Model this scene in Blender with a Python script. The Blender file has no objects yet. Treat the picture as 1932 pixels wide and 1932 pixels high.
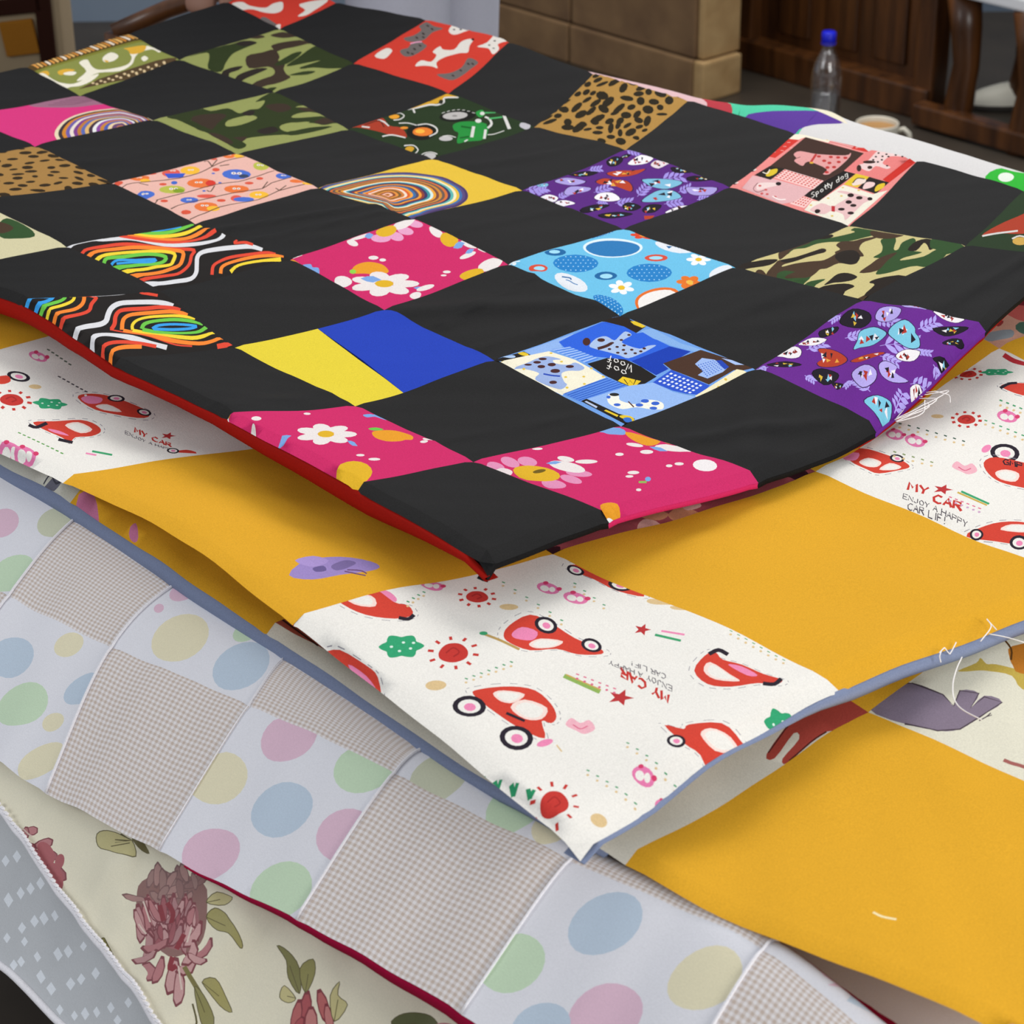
import bpy, math, random, time
import numpy as np
from mathutils import Vector, Matrix, noise
from mathutils.geometry import delaunay_2d_cdt

T0 = time.time()
scn = bpy.context.scene
COL = scn.collection
random.seed(7)

# ------------------------------------------------------------------ camera
F_PX = 4292.87                       # focal length for a 1932 px wide frame
YAW, PITCH, ROLL = 2.42348, 0.48095, 0.01115
CAM = np.array([1.12117, -0.92051, 1.65645])
_fw = np.array([math.cos(PITCH) * math.cos(YAW), math.cos(PITCH) * math.sin(YAW), -math.sin(PITCH)])
_r = np.cross(_fw, [0, 0, 1.0]); _r /= np.linalg.norm(_r)
_d = np.cross(_fw, _r)
_c, _s = math.cos(ROLL), math.sin(ROLL)
RC = np.array([_c * _r + _s * _d, -_s * _r + _c * _d, _fw])     # rows: right, down, forward
cam_data = bpy.data.cameras.new('camera')
cam_data.sensor_width = 36.0
cam_data.lens = F_PX / 1932.0 * 36.0
cam_data.clip_start = 0.05
cam_data.dof.use_dof = True
cam_data.dof.focus_distance = 1.95
cam_data.dof.aperture_fstop = 15.0
cam = bpy.data.objects.new('camera', cam_data)
COL.objects.link(cam)
m3 = Matrix((RC[0], -RC[1], -RC[2])).transposed()
cam.matrix_world = Matrix.Translation(CAM) @ m3.to_4x4()
scn.camera = cam

# ------------------------------------------------------------------ world, lights, exposure
w = bpy.data.worlds.new('world'); scn.world = w; w.use_nodes = True
bg = w.node_tree.nodes['Background']
bg.inputs[0].default_value = (0.92, 0.95, 1.0, 1); bg.inputs[1].default_value = 0.50
def area(name, loc, target, sx, sy, power, col):
    l = bpy.data.lights.new(name, 'AREA'); l.shape = 'RECTANGLE'; l.size = sx; l.size_y = sy
    l.energy = power; l.color = col
    o = bpy.data.objects.new(name, l); COL.objects.link(o); o.location = loc
    o.rotation_euler = (Vector(target) - Vector(loc)).to_track_quat('-Z', 'Y').to_euler()
    return o
area('window_light', (-2.3, 2.7, 3.3), (-.1, 0.2, 0.8), 2.0, 1.6, 124, (1.0, 0.975, 0.94))
area('doorway_light', (3.0, 0.5, 2.0), (0, 0.3, 0.8), 1.2, 1.6, 75, (1.0, 0.98, 0.95))
area('side_window_light', (-2.4, -2.6, 2.3), (0, 0, 0.7), 1.4, 1.6, 42, (0.95, 0.97, 1.0))
vs = scn.view_settings
vs.view_transform = 'Standard'; vs.look = 'None'; vs.gamma = 1.0; vs.use_curve_mapping = False
vs.exposure = -0.08

# ------------------------------------------------------------------ helpers
def ray(px, py):
    return np.array([(px - 966) / F_PX, (py - 966) / F_PX, 1.0]) @ RC
def on_z(px, py, z):
    d = ray(px, py); return CAM + d * ((z - CAM[2]) / d[2])
def on_plane(px, py, p0, n):
    d = ray(px, py); n = np.array(n, float); return CAM + d * (np.dot(np.array(p0) - CAM, n) / np.dot(d, n))
def at_depth(px, py, depth):
    return CAM + ray(px, py) * depth
def near(px, py, g):
    d = ray(px, py); return CAM + d * (np.dot(np.array(g) - CAM, d) / np.dot(d, d))
def project(P):
    q = (np.asarray(P) - CAM) @ RC.T
    return F_PX * q[..., :2] / q[..., 2:3] + 966

def lin(c):
    if isinstance(c, str):
        c = c.lstrip('#'); c = [int(c[k:k + 2], 16) / 255 for k in (0, 2, 4)]
    return tuple((v / 12.92 if v <= .04045 else ((v + .055) / 1.055) ** 2.4) for v in c[:3]) + (1.0,)

def link(o, parent=None):
    COL.objects.link(o)
    if parent is not None: o.parent = parent
    return o
def tag(o, label=None, cat=None, group=None, kind=None):
    if label: o['label'] = label
    if cat: o['category'] = cat
    if group: o['group'] = group
    if kind: o['kind'] = kind
    return o
def empty(name, label, cat, group=None):
    o = bpy.data.objects.new(name, None); o.empty_display_size = .05
    return tag(link(o), label, cat, group)
def mesh_obj(name, verts, faces, mat, parent=None, smooth=True):
    me = bpy.data.meshes.new(name)
    me.from_pydata([tuple(v) for v in verts], [], [tuple(f) for f in faces]); me.update()
    if smooth: me.polygons.foreach_set('use_smooth', [True] * len(me.polygons))
    if mat: me.materials.append(mat)
    return link(bpy.data.objects.new(name, me), parent)

def tube(name, pts, rad, mat, parent=None, n=6, cap=True):
    pts = [np.array(p, float) for p in pts]; V = []; Fc = []
    rr = rad if hasattr(rad, '__len__') else [rad] * len(pts)
    for k, p in enumerate(pts):
        t = pts[min(k + 1, len(pts) - 1)] - pts[max(k - 1, 0)]; t /= (np.linalg.norm(t) + 1e-12)
        u = np.cross(t, [0.12, 0.31, 0.94]); u /= (np.linalg.norm(u) + 1e-12); v = np.cross(t, u)
        for a in range(n):
            V.append(p + rr[k] * (math.cos(2 * math.pi * a / n) * u + math.sin(2 * math.pi * a / n) * v))
    for k in range(len(pts) - 1):
        for a in range(n):
            b = (a + 1) % n; Fc.append((k * n + a, k * n + b, (k + 1) * n + b, (k + 1) * n + a))
    if cap: Fc += [tuple(range(n))[::-1], tuple((len(pts) - 1) * n + a for a in range(n))]
    return mesh_obj(name, V, Fc, mat, parent)

def lathe_data(prof, n=40):
    V = []; Fc = []
    for r, z in prof:
        for a in range(n): V.append((r * math.cos(2 * math.pi * a / n), r * math.sin(2 * math.pi * a / n), z))
    for k in range(len(prof) - 1):
        for a in range(n):
            b = (a + 1) % n; Fc.append((k * n + a, k * n + b, (k + 1) * n + b, (k + 1) * n + a))
    return V, Fc

def rbox(name, size, mat, parent=None, bevel=.01, loc=(0, 0, 0), rz=0.0, segs=2):
    import bmesh
    bm = bmesh.new(); bmesh.ops.create_cube(bm, size=1.0)
    bmesh.ops.scale(bm, vec=size, verts=bm.verts)
    if bevel: bmesh.ops.bevel(bm, geom=bm.edges[:], offset=bevel, segments=segs, affect='EDGES', profile=.6)
    me = bpy.data.meshes.new(name); bm.to_mesh(me); bm.free()
    if mat: me.materials.append(mat)
    o = link(bpy.data.objects.new(name, me), parent); o.location = loc; o.rotation_euler[2] = rz
    return o

# ------------------------------------------------------------------ materials
def new_mat(name):
    m = bpy.data.materials.new(name); m.use_nodes = True
    nt = m.node_tree; b = nt.nodes['Principled BSDF']
    return m, nt, b
def node(nt, typ, **kw):
    n = nt.nodes.new(typ)
    for k, v in kw.items():
        if k.startswith('i_'): n.inputs[k[2:].replace('_', ' ')].default_value = v
        else: setattr(n, k, v)
    return n
def weave(nt, b, scale=900, strength=.25, dist=.0006, fine=True):
    tc = node(nt, 'ShaderNodeTexCoord')
    no = node(nt, 'ShaderNodeTexNoise'); no.inputs['Scale'].default_value = scale; no.inputs['Detail'].default_value = 2
    nt.links.new(tc.outputs['Object'], no.inputs['Vector'])
    bp = node(nt, 'ShaderNodeBump'); bp.inputs['Strength'].default_value = strength; bp.inputs['Distance'].default_value = dist
    nt.links.new(no.outputs['Fac'], bp.inputs['Height']); nt.links.new(bp.outputs['Normal'], b.inputs['Normal'])
    return no
def cotton(name, base=None, rough=.9, sheen=.0, spec=.06, var=.08):
    """woven cotton: colour from the 'print' attribute (or one plain dye), a little yarn variation and weave relief"""
    m, nt, b = new_mat(name)
    no = weave(nt, b)
    b.inputs['Roughness'].default_value = rough
    b.inputs['Specular IOR Level'].default_value = spec
    b.inputs['Sheen Weight'].default_value = sheen; b.inputs['Sheen Roughness'].default_value = .45
    if base is None:
        at = node(nt, 'ShaderNodeAttribute', attribute_name='print'); src = at.outputs['Color']
    else:
        rgb = node(nt, 'ShaderNodeRGB'); rgb.outputs[0].default_value = lin(base); src = rgb.outputs[0]
    mr = node(nt, 'ShaderNodeMapRange'); mr.inputs['From Min'].default_value = .3; mr.inputs['From Max'].default_value = .7
    mr.inputs['To Min'].default_value = 1 - var; mr.inputs['To Max'].default_value = 1 + var
    nt.links.new(no.outputs['Fac'], mr.inputs['Value'])
    mx = node(nt, 'ShaderNodeVectorMath', operation='SCALE')
    nt.links.new(src, mx.inputs[0]); nt.links.new(mr.outputs[0], mx.inputs['Scale'])
    nt.links.new(mx.outputs[0], b.inputs['Base Color'])
    return m
def plain(name, col, rough=.5, spec=.4, metal=0.0):
    m, nt, b = new_mat(name)
    b.inputs['Base Color'].default_value = lin(col); b.inputs['Roughness'].default_value = rough
    b.inputs['Specular IOR Level'].default_value = spec; b.inputs['Metallic'].default_value = metal
    return m
def mottled(name, c1, c2, scale=6, rough=.8, bump=.2, stretch=(1, 1, 1), detail=5, dist=.004):
    m, nt, b = new_mat(name)
    tc = node(nt, 'ShaderNodeTexCoord'); mp = node(nt, 'ShaderNodeMapping'); mp.inputs['Scale'].default_value = stretch
    no = node(nt, 'ShaderNodeTexNoise'); no.inputs['Scale'].default_value = scale; no.inputs['Detail'].default_value = detail
    cr = node(nt, 'ShaderNodeValToRGB')
    cr.color_ramp.elements[0].position = .3; cr.color_ramp.elements[0].color = lin(c1)
    cr.color_ramp.elements[1].position = .7; cr.color_ramp.elements[1].color = lin(c2)
    nt.links.new(tc.outputs['Object'], mp.inputs[0]); nt.links.new(mp.outputs[0], no.inputs['Vector'])
    nt.links.new(no.outputs['Fac'], cr.inputs[0]); nt.links.new(cr.outputs[0], b.inputs['Base Color'])
    bp = node(nt, 'ShaderNodeBump'); bp.inputs['Strength'].default_value = bump; bp.inputs['Distance'].default_value = dist
    nt.links.new(no.outputs['Fac'], bp.inputs['Height']); nt.links.new(bp.outputs[0], b.inputs['Normal'])
    b.inputs['Roughness'].default_value = rough
    return m

M_PRINT = cotton('printed_cotton')
M_SATIN = cotton('satin_print', rough=.6, sheen=.03, spec=.3, var=.04)
M_BLACK = cotton('black_cotton', '#161617', rough=.8, sheen=.0, spec=.10, var=.3)
M_RED = cotton('red_backing_cloth', '#98170f')
M_BLUEBACK = cotton('slate_blue_backing_cloth', '#7f8aa6')
M_MAROON = cotton('maroon_backing_cloth', '#9c1038')
M_WHITE = cotton('white_piping_cloth', '#f2f0f4')
M_THREAD = plain('white_thread', '#f4f0ee', .6)

def gingham(name, n=31, white='#ece7e7', tan='#c9b8ab'):
    m, nt, b = new_mat(name)
    weave(nt, b); b.inputs['Roughness'].default_value = .8; b.inputs['Sheen Weight'].default_value = .02
    uv = node(nt, 'ShaderNodeUVMap', uv_map='cloth'); sp = node(nt, 'ShaderNodeSeparateXYZ')
    nt.links.new(uv.outputs[0], sp.inputs[0]); outs = []
    for ax in ('X', 'Y'):
        mu = node(nt, 'ShaderNodeMath', operation='MULTIPLY'); mu.inputs[1].default_value = n
        fr = node(nt, 'ShaderNodeMath', operation='FRACT'); gt = node(nt, 'ShaderNodeMath', operation='GREATER_THAN'); gt.inputs[1].default_value = .5
        nt.links.new(sp.outputs[ax], mu.inputs[0]); nt.links.new(mu.outputs[0], fr.inputs[0]); nt.links.new(fr.outputs[0], gt.inputs[0]); outs.append(gt)
    ad = node(nt, 'ShaderNodeMath', operation='ADD'); nt.links.new(outs[0].outputs[0], ad.inputs[0]); nt.links.new(outs[1].outputs[0], ad.inputs[1])
    hf = node(nt, 'ShaderNodeMath', operation='MULTIPLY'); hf.inputs[1].default_value = .5; nt.links.new(ad.outputs[0], hf.inputs[0])
    mx = node(nt, 'ShaderNodeMix', data_type='RGBA'); mx.inputs[6].default_value = lin(white); mx.inputs[7].default_value = lin(tan)
    nt.links.new(hf.outputs[0], mx.inputs[0]); nt.links.new(mx.outputs[2], b.inputs['Base Color'])
    return m
M_GING = gingham('beige_gingham_cotton')

# ------------------------------------------------------------------ cloth lattices
def _cr(t):
    return np.stack([-.5 * t + t**2 - .5 * t**3, 1 - 2.5 * t**2 + 1.5 * t**3, .5 * t + 2 * t**2 - 1.5 * t**3, -.5 * t**2 + .5 * t**3], -1)
class Lattice:
    """smooth sheet through a grid of control points; (s, t) run over the seams of the patchwork"""
    def __init__(self, P, a0=0, b0=0, wrinkle=None):
        P = np.array(P, float)
        P = np.concatenate([2 * P[:1] - P[1:2], P, 2 * P[-1:] - P[-2:-1]], 0)
        P = np.concatenate([2 * P[:, :1] - P[:, 1:2], P, 2 * P[:, -1:] - P[:, -2:-1]], 1)
        self.P = P; self.a0 = a0; self.b0 = b0; self.na = P.shape[0] - 2; self.nb = P.shape[1] - 2; self.wrinkle = wrinkle
    def base(self, s, t):
        s = np.asarray(s, float) - self.a0; t = np.asarray(t, float) - self.b0
        i = np.clip(np.floor(s).astype(int), 0, self.na - 2); j = np.clip(np.floor(t).astype(int), 0, self.nb - 2)
        ws = _cr(np.clip(s - i, -.6, 1.6)); wt = _cr(np.clip(t - j, -.6, 1.6)); out = 0
        for a in range(4):
            for b in range(4):
                out = out + (ws[..., a] * wt[..., b])[..., None] * self.P[i + a, j + b]
        return out
    def __call__(self, s, t):
        p = self.base(s, t)
        if self.wrinkle is not None:
            p = p.copy(); p[..., 2] += self.wrinkle(np.asarray(s, float), np.asarray(t, float), p)
        return p
    def normal(self, s, t, e=.012):
        a = self(s + e, t) - self(s - e, t); b = self(s, t + e) - self(s, t - e)
        n = np.cross(a, b); n /= (np.linalg.norm(n, axis=-1, keepdims=True) + 1e-12)
        return np.where(n[..., 2:3] < 0, -n, n)
    def find(self, px, s0, t0, hs=1.6, ht=1.6):
        """(s, t) whose point on the sheet is seen at the traced point px"""
        px = np.asarray(px, float); st = np.tile([s0, t0], (len(px), 1)).astype(float)
        for _ in range(26):
            q = project(self.base(st[:, 0], st[:, 1])); e = 1e-3
            J1 = (project(self.base(st[:, 0] + e, st[:, 1])) - q) / e; J2 = (project(self.base(st[:, 0], st[:, 1] + e)) - q) / e
            r = px - q; det = J1[:, 0] * J2[:, 1] - J1[:, 1] * J2[:, 0]; det = np.where(abs(det) < 1e-9, 1e-9, det)
            ds = (r[:, 0] * J2[:, 1] - r[:, 1] * J2[:, 0]) / det; dt = (J1[:, 0] * r[:, 1] - J1[:, 1] * r[:, 0]) / det
            st += np.clip(np.stack([ds, dt], 1), -.4, .4)
        st[:, 0] = np.clip(st[:, 0], s0 - hs, s0 + hs); st[:, 1] = np.clip(st[:, 1], t0 - ht, t0 + ht)
        return st

def vnoise(p, f, seed=0.0, oct=2):
    out = np.empty(p.shape[:-1]); flat = p.reshape(-1, p.shape[-1]); o = out.reshape(-1)
    for k, q in enumerate(flat):
        v = noise.noise((q[0] * f[0] + seed, q[1] * f[1] - seed, seed * .37))
        if oct > 1: v += .5 * noise.noise((q[0] * f[0] * 2.1 + seed + 9, q[1] * f[1] * 2.1, seed))
        o[k] = v
    return out

def ccw(poly):
    a = sum(poly[k - 1][0] * poly[k][1] - poly[k][0] * poly[k - 1][1] for k in range(len(poly)))
    return poly if a > 0 else poly[::-1]

def patch(lat, a, b, base, shapes, parent, mat=None, grid=14, label=None, name='patch', space='px', da=1.0, db=1.0, pad=0.0):
    """one sewn patch: cloth cell [a,a+da]x[b,b+db]; printed shapes are inlaid into the mesh as coloured faces"""
    polys = []; cols = [lin(base)]
    bd = []
    g = grid
    for k in range(g): bd.append((k / g * da, 0.0))
    for k in range(g): bd.append((da, k / g * db))
    for k in range(g): bd.append((da - k / g * da, db))
    for k in range(g): bd.append((0.0, db - k / g * db))
    V = [Vector(p) for p in bd]; Fs = [list(range(len(bd)))]
    for i in range(1, g):
        for j in range(1, g): V.append(Vector((i / g * da, j / g * db)))
    if shapes:
        allp = np.concatenate([np.array(s[1], float) for s in shapes])
        if space == 'px': st = lat.find(allp, a + da / 2, b + db / 2, da / 2 + 1, db / 2 + 1) - [a, b]
        else: st = allp
        k = 0
        for col, pts in shapes:
            q = [tuple(x) for x in st[k:k + len(pts)]]; k += len(pts)
            qq = []
            for x in q:
                if not qq or (abs(x[0] - qq[-1][0]) + abs(x[1] - qq[-1][1])) > 2e-4: qq.append(x)
            if len(qq) < 3: continue
            xs = [x[0] for x in qq]; ys = [x[1] for x in qq]
            if max(xs) < 0 or min(xs) > da or max(ys) < 0 or min(ys) > db: continue
            qq = ccw(qq); n0 = len(V)
            V += [Vector(x) for x in qq]; Fs.append(list(range(n0, n0 + len(qq)))); cols.append(lin(col)); polys.append(np.array(qq))
    E_ = []
    for f in Fs: E_ += [(f[q - 1], f[q]) for q in range(len(f))]
    vo, eo, fo, ov, oe, of = delaunay_2d_cdt(V, E_, [], 0, 1e-5, False)
    tri = np.array([f for f in fo if len(f) == 3]); pv = np.array([(v.x, v.y) for v in vo])
    cen = pv[tri].mean(1)
    keep = (cen[:, 0] > 0) & (cen[:, 0] < da) & (cen[:, 1] > 0) & (cen[:, 1] < db)
    tri = tri[keep]; cen = cen[keep]; ci = np.zeros(len(tri), int)
    for q, pts in enumerate(polys):
        lo = pts.min(0); hi = pts.max(0)
        sel = np.nonzero((cen[:, 0] >= lo[0]) & (cen[:, 0] <= hi[0]) & (cen[:, 1] >= lo[1]) & (cen[:, 1] <= hi[1]))[0]
        if not len(sel): continue
        X = cen[sel]; p0 = pts; p1 = np.roll(pts, -1, 0)
        cond = (p0[None, :, 1] > X[:, None, 1]) != (p1[None, :, 1] > X[:, None, 1])
        dy = p1[:, 1] - p0[:, 1]; dy = np.where(abs(dy) < 1e-12, 1e-12, dy)
        xi = p0[None, :, 0] + (X[:, None, 1] - p0[None, :, 1]) * ((p1[:, 0] - p0[:, 0]) / dy)[None]
        ins = ((cond & (X[:, None, 0] < xi)).sum(1) % 2) == 1
        ci[sel[ins]] = q + 1
    faces = [tuple(int(v) for v in f) for f in tri]; fc = [cols[q] for q in ci]
    uv = np.array([(v.x, v.y) for v in vo])
    s = uv[:, 0] + a; t = uv[:, 1] + b
    P = lat(s, t); N = lat.normal(s, t)
    me = bpy.data.meshes.new(name)
    me.from_pydata([tuple(p) for p in P], [], faces)
    # consistent winding towards the sheet normal
    me.update()
    pn = np.empty(len(me.polygons) * 3); me.polygons.foreach_get('normal', pn); pn = pn.reshape(-1, 3)
    flip = [k for k, f in enumerate(faces) if np.dot(pn[k], N[f[0]]) < 0]
    if len(flip) > len(faces) / 2:
        me.flip_normals(); me.update()
    me.materials.append(mat or M_PRINT)
    ca = me.color_attributes.new('print', 'FLOAT_COLOR', 'CORNER')
    buf = np.repeat(np.array(fc, dtype=np.float32), 3, axis=0)
    ca.data.foreach_set('color', buf.ravel())
    ul = me.uv_layers.new(name='cloth'); li = np.empty(len(me.loops), dtype=np.int32); me.loops.foreach_get('vertex_index', li)
    ul.data.foreach_set('uv', uv[li].astype(np.float32).ravel())
    me.polygons.foreach_set('use_smooth', [True] * len(me.polygons))
    me.normals_split_custom_set_from_vertices([tuple(n) for n in N])
    o = link(bpy.data.objects.new(name, me), parent)
    if label: o['label'] = label
    return o

def edge_path(lat, pts_st):
    st = np.array(pts_st, float); return lat(st[:, 0], st[:, 1])

def skirt(name, lat, path_st, mat, parent, out=.003, drop=.013, inn=.03, sign=1.0):
    """rolled backing cloth that shows below the edge of a quilt (drop may vary along the edge)"""
    P = edge_path(lat, path_st); n = len(P)
    tan = np.gradient(P, axis=0); tan[:, 2] = 0; tan /= np.linalg.norm(tan, axis=1, keepdims=True)
    o = np.stack([tan[:, 1], -tan[:, 0], np.zeros(n)], 1) * sign
    dr = np.array(drop if hasattr(drop, '__len__') else [drop] * n)[:, None]
    z = np.array([0, 0, 1.0]); prof = [(-.002, -.0004), (out * .7, -.12), (out, -.45), (out * .6, -.85), (-.006, -1.0), (-inn, -1.02)]
    V = []; Fc = []
    for a, c in prof:
        V += list(P + o * a + z * dr * c)
    for k in range(len(prof) - 1):
        for i in range(n - 1): Fc.append((k * n + i, k * n + i + 1, (k + 1) * n + i + 1, (k + 1) * n + i))
    return mesh_obj(name, V, Fc, mat, parent)

# ================================================================== the setting
M_FLOOR = mottled('dark_stone_floor', '#2e2822', '#4a4238', scale=3.2, rough=.45, bump=.15)
M_WALL = mottled('blue_grey_plaster', '#6d7d90', '#7f8c9b', scale=2.5, rough=.9, bump=.1)
M_STONE = mottled('tan_sandstone', '#6e5339', '#8a6c4a', scale=9, rough=.9, bump=.5, dist=.01)
M_STONE_PALE_LIT = mottled('pale_lit_sandstone', '#a58355', '#bb9c6c', scale=12, rough=.9, bump=.5, dist=.01)  # cream of the base block, also the light painted on the pillar's right face
M_WOOD = mottled('dark_stained_wood', '#331c0d', '#643c1c', scale=5, rough=.32, bump=.12, stretch=(6, 6, .7), dist=.003)
M_WOOD2 = mottled('brown_table_wood', '#5a3a20', '#7c5632', scale=5, rough=.5, bump=.12, stretch=(.7, 6, 6), dist=.003)
fl = rbox('floor', (16, 16, .06), M_FLOOR, bevel=0, loc=(-1.5, 1.5, -.03)); tag(fl, kind='structure')
RIGHT = np.array([math.sin(YAW), -math.cos(YAW), 0]); FWD = np.array([math.cos(YAW), math.sin(YAW), 0])
wc = np.array([-4.15, 2.26, 0]) + FWD * .05
wb = rbox('wall_back', (12, .10, 3.2), M_WALL, bevel=0, loc=tuple(wc + RIGHT * 1.5 + [0, 0, 1.6]), rz=math.atan2(RIGHT[1], RIGHT[0])); tag(wb, kind='structure')

# table under the quilts
tb = empty('table', 'wooden table carrying the pile of quilts', 'table')
rbox('table_top', (2.30, 1.06, .03), M_WOOD2, tb, .004, (-.44, .475, .675))
for x in (-1.5, .62):
    for y in (.02, .92): rbox('leg', (.06, .06, .66), M_WOOD2, tb, .004, (x, y, .33))

# sandstone pillar behind the table
pl = empty('stone_pillar', 'tan sandstone block pillar behind the quilts, left of the dark wood panel', 'pillar')
xb = [-3.9, -3.455, -3.012, -2.575]
for a, b in zip(xb[:-1], xb[1:]):
    rbox('stone_block', (b - a - .006, .15, .098), M_STONE, pl, .006, ((a + b) / 2, 2.972, .049))
    for q in range(5): rbox('stone_block', (b - a - .006, .14, .296), M_STONE, pl, .006, ((a + b) / 2, 2.974, .25 + q * .3))
rbox('stone_block', (.035, .132, .098), M_STONE_PALE_LIT, pl, .006, (-2.560, 2.966, .049))
rbox('stone_block', (.02, .125, 1.496), M_STONE_PALE_LIT, pl, .004, (-2.566, 2.975, .85))  # right face in a paler tone that stands in for light from the right

# dark wooden sideboard
sb = empty('wooden_sideboard', 'dark stained wooden sideboard panel standing on the floor behind the bottle', 'sideboard')
rbox('back_panel', (.58, .03, .86), M_WOOD, sb, .003, (-2.40, 3.245, .49))
rbox('post', (.05, .06, .95), M_WOOD, sb, .006, (-2.69, 3.22, .475)); rbox('post', (.055, .06, .95), M_WOOD, sb, .006, (-2.115, 3.215, .475))
rbox('base_rail', (.62, .07, .075), M_WOOD, sb, .006, (-2.40, 3.21, .0375))
rbox('rail', (.52, .04, .06), M_WOOD, sb, .005, (-2.40, 3.225, .9))
for x in (-2.55, -2.40, -2.25): rbox('panel_strip', (.10, .014, .72), M_WOOD, sb, .005, (x, 3.228, .46))

# low bench with a white top
bn = empty('low_bench', 'low dark wood bench with a white top, right of the sideboard', 'bench')
M_WTOP = plain('white_laminate', '#e6e8ec', .4)
rbox('bench_top', (.9, .34, .03), M_WTOP, bn, .006, (-1.56, 3.30, .337))
def leg_curve(x, y, name='leg'):
    tube(name, [(x - .012, y, 0), (x, y, .06), (x + .012, y, .16), (x + .004, y, .24), (x - .01, y, .322)], [.030, .034, .030, .036, .04], M_WOOD, bn, n=12)
leg_curve(-2.00, 3.18); leg_curve(-1.80, 3.16); leg_curve(-1.15, 3.18); leg_curve(-1.15, 3.42); leg_curve(-2.00, 3.42)
rbox('gap_shade_sheet', (.95, .02, .31), plain('gap_shade_black', '#0a0807', .9, .05), bn, .003, (-1.575, 3.455, .166))  # added dark sheet, its black paints the shade in the gap under the bench
rbox('stretcher', (.98, .045, .05), M_WOOD, bn, .006, (-1.60, 3.145, .032))

# white shoe under the bench
def shoe():
    t = empty('white_shoe', 'white pointed shoe on the floor under the low bench', 'shoe')
    c = on_z(1878, 203, 0); u = RIGHT; v = FWD
    prof = [(-.075, .010, .022), (-.06, .026, .034), (-.03, .036, .046), (.01, .040, .058), (.05, .038, .066), (.09, .034, .072), (.13, .032, .070), (.15, .026, .060), (.158, .012, .045)]
    V = []; Fc = []; n = 12
    for x, w_, h in prof:
        for a in range(n):
            th = math.pi * a / (n - 1); V.append(c + u * x + v * (w_ * math.cos(th)) + np.array([0, 0, .014 + (h - .014) * math.sin(th) ** .8]))
    for i in range(len(prof) - 1):
        for a in range(n - 1): Fc.append((i * n + a, i * n + a + 1, (i + 1) * n + a + 1, (i + 1) * n + a))
    for i in (0, len(prof) - 1): Fc.append(tuple(i * n + a for a in range(n)))
    mesh_obj('shoe_upper', V, Fc, plain('white_leather', '#d9d6c8', .5), t)
    V = []; Fc = []
    m_ = len(prof)
    for z in (0, .015):
        for x, w_, h in prof: V.append(c + u * (x * 1.02) + v * (w_ * 1.06) + np.array([0, 0, z])); V.append(c + u * (x * 1.02) - v * (w_ * 1.06) + np.array([0, 0, z]))
    for i in range(m_ - 1):
        a, b = 2 * i, 2 * i + 2; o = 2 * m_
        Fc += [(a, a + 1, b + 1, b), (a + o, b + o, b + 1 + o, a + 1 + o), (a, b, b + o, a + o), (a + 1, a + 1 + o, b + 1 + o, b + 1)]
    Fc += [(0, 2 * m_, 2 * m_ + 1, 1), (2 * m_ - 2, 2 * m_ - 1, 4 * m_ - 1, 4 * m_ - 2)]
    mesh_obj('sole', V, Fc, plain('dark_sole', '#2a2622', .8), t)
shoe()

# ---------------------------------------------------------------- bottle and mug on the floor
def clear_plastic(name, tint=(.97, .98, 1, 1), amount=.10):
    m, nt, b = new_mat(name); nt.nodes.remove(b); out = nt.nodes['Material Output']
    tr = node(nt, 'ShaderNodeBsdfTransparent'); tr.inputs[0].default_value = tint
    gl = node(nt, 'ShaderNodeBsdfGlossy'); gl.inputs['Roughness'].default_value = .08; gl.inputs[0].default_value = (1, 1, 1, 1)
    lw = node(nt, 'ShaderNodeLayerWeight'); lw.inputs['Blend'].default_value = .35
    ad = node(nt, 'ShaderNodeMath', operation='ADD'); ad.inputs[1].default_value = amount; ad.use_clamp = True
    mu = node(nt, 'ShaderNodeMath', operation='MULTIPLY'); mu.inputs[1].default_value = .55
    nt.links.new(lw.outputs['Facing'], mu.inputs[0]); nt.links.new(mu.outputs[0], ad.inputs[0])
    mx = node(nt, 'ShaderNodeMixShader'); nt.links.new(ad.outputs[0], mx.inputs[0]); nt.links.new(tr.outputs[0], mx.inputs[1]); nt.links.new(gl.outputs[0], mx.inputs[2])
    nt.links.new(mx.outputs[0], out.inputs['Surface']); return m
bt = empty('water_bottle', 'clear plastic water bottle with a blue cap, half full, on the floor', 'bottle')
bt.location = tuple(on_z(1553, 268, 0))
prof = [(.0, .004), (.026, .002), (.033, .008), (.0345, .03), (.0335, .045), (.0345, .06), (.0345, .09), (.0335, .10), (.0345, .11), (.0345, .15), (.033, .165), (.028, .185), (.020, .203), (.0145, .214), (.0135, .222), (.0135, .232)]
V, Fc = lathe_data(prof); mesh_obj('bottle_body', V, Fc, clear_plastic('clear_bottle_plastic'), bt)
m = clear_plastic('water', (.86, .88, .90, 1), .05)
V, Fc = lathe_data([(.0, .007), (.030, .008), (.0325, .03), (.0325, .12), (.0, .1201)]); mesh_obj('water', V, Fc, m, bt)
V, Fc = lathe_data([(.0, .256), (.0135, .256), (.0152, .2545), (.0154, .236), (.0154, .2335), (.0150, .2325), (.0142, .2325)], 48)
cap_m = plain('blue_cap_plastic', '#1420d0', .35)
cp = mesh_obj('cap', V, Fc, cap_m, bt)
V, Fc = lathe_data([(.0146, .2305), (.0162, .2305), (.0162, .2275), (.0146, .2275)], 32); mesh_obj('cap_ring', V, Fc, cap_m, bt)
for a in range(24):
    th = 2 * math.pi * a / 24; tube('cap_ridge', [(.0154 * math.cos(th), .0154 * math.sin(th), .2345), (.0154 * math.cos(th), .0154 * math.sin(th), .2535)], .0006, cap_m, cp, n=4)

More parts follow.
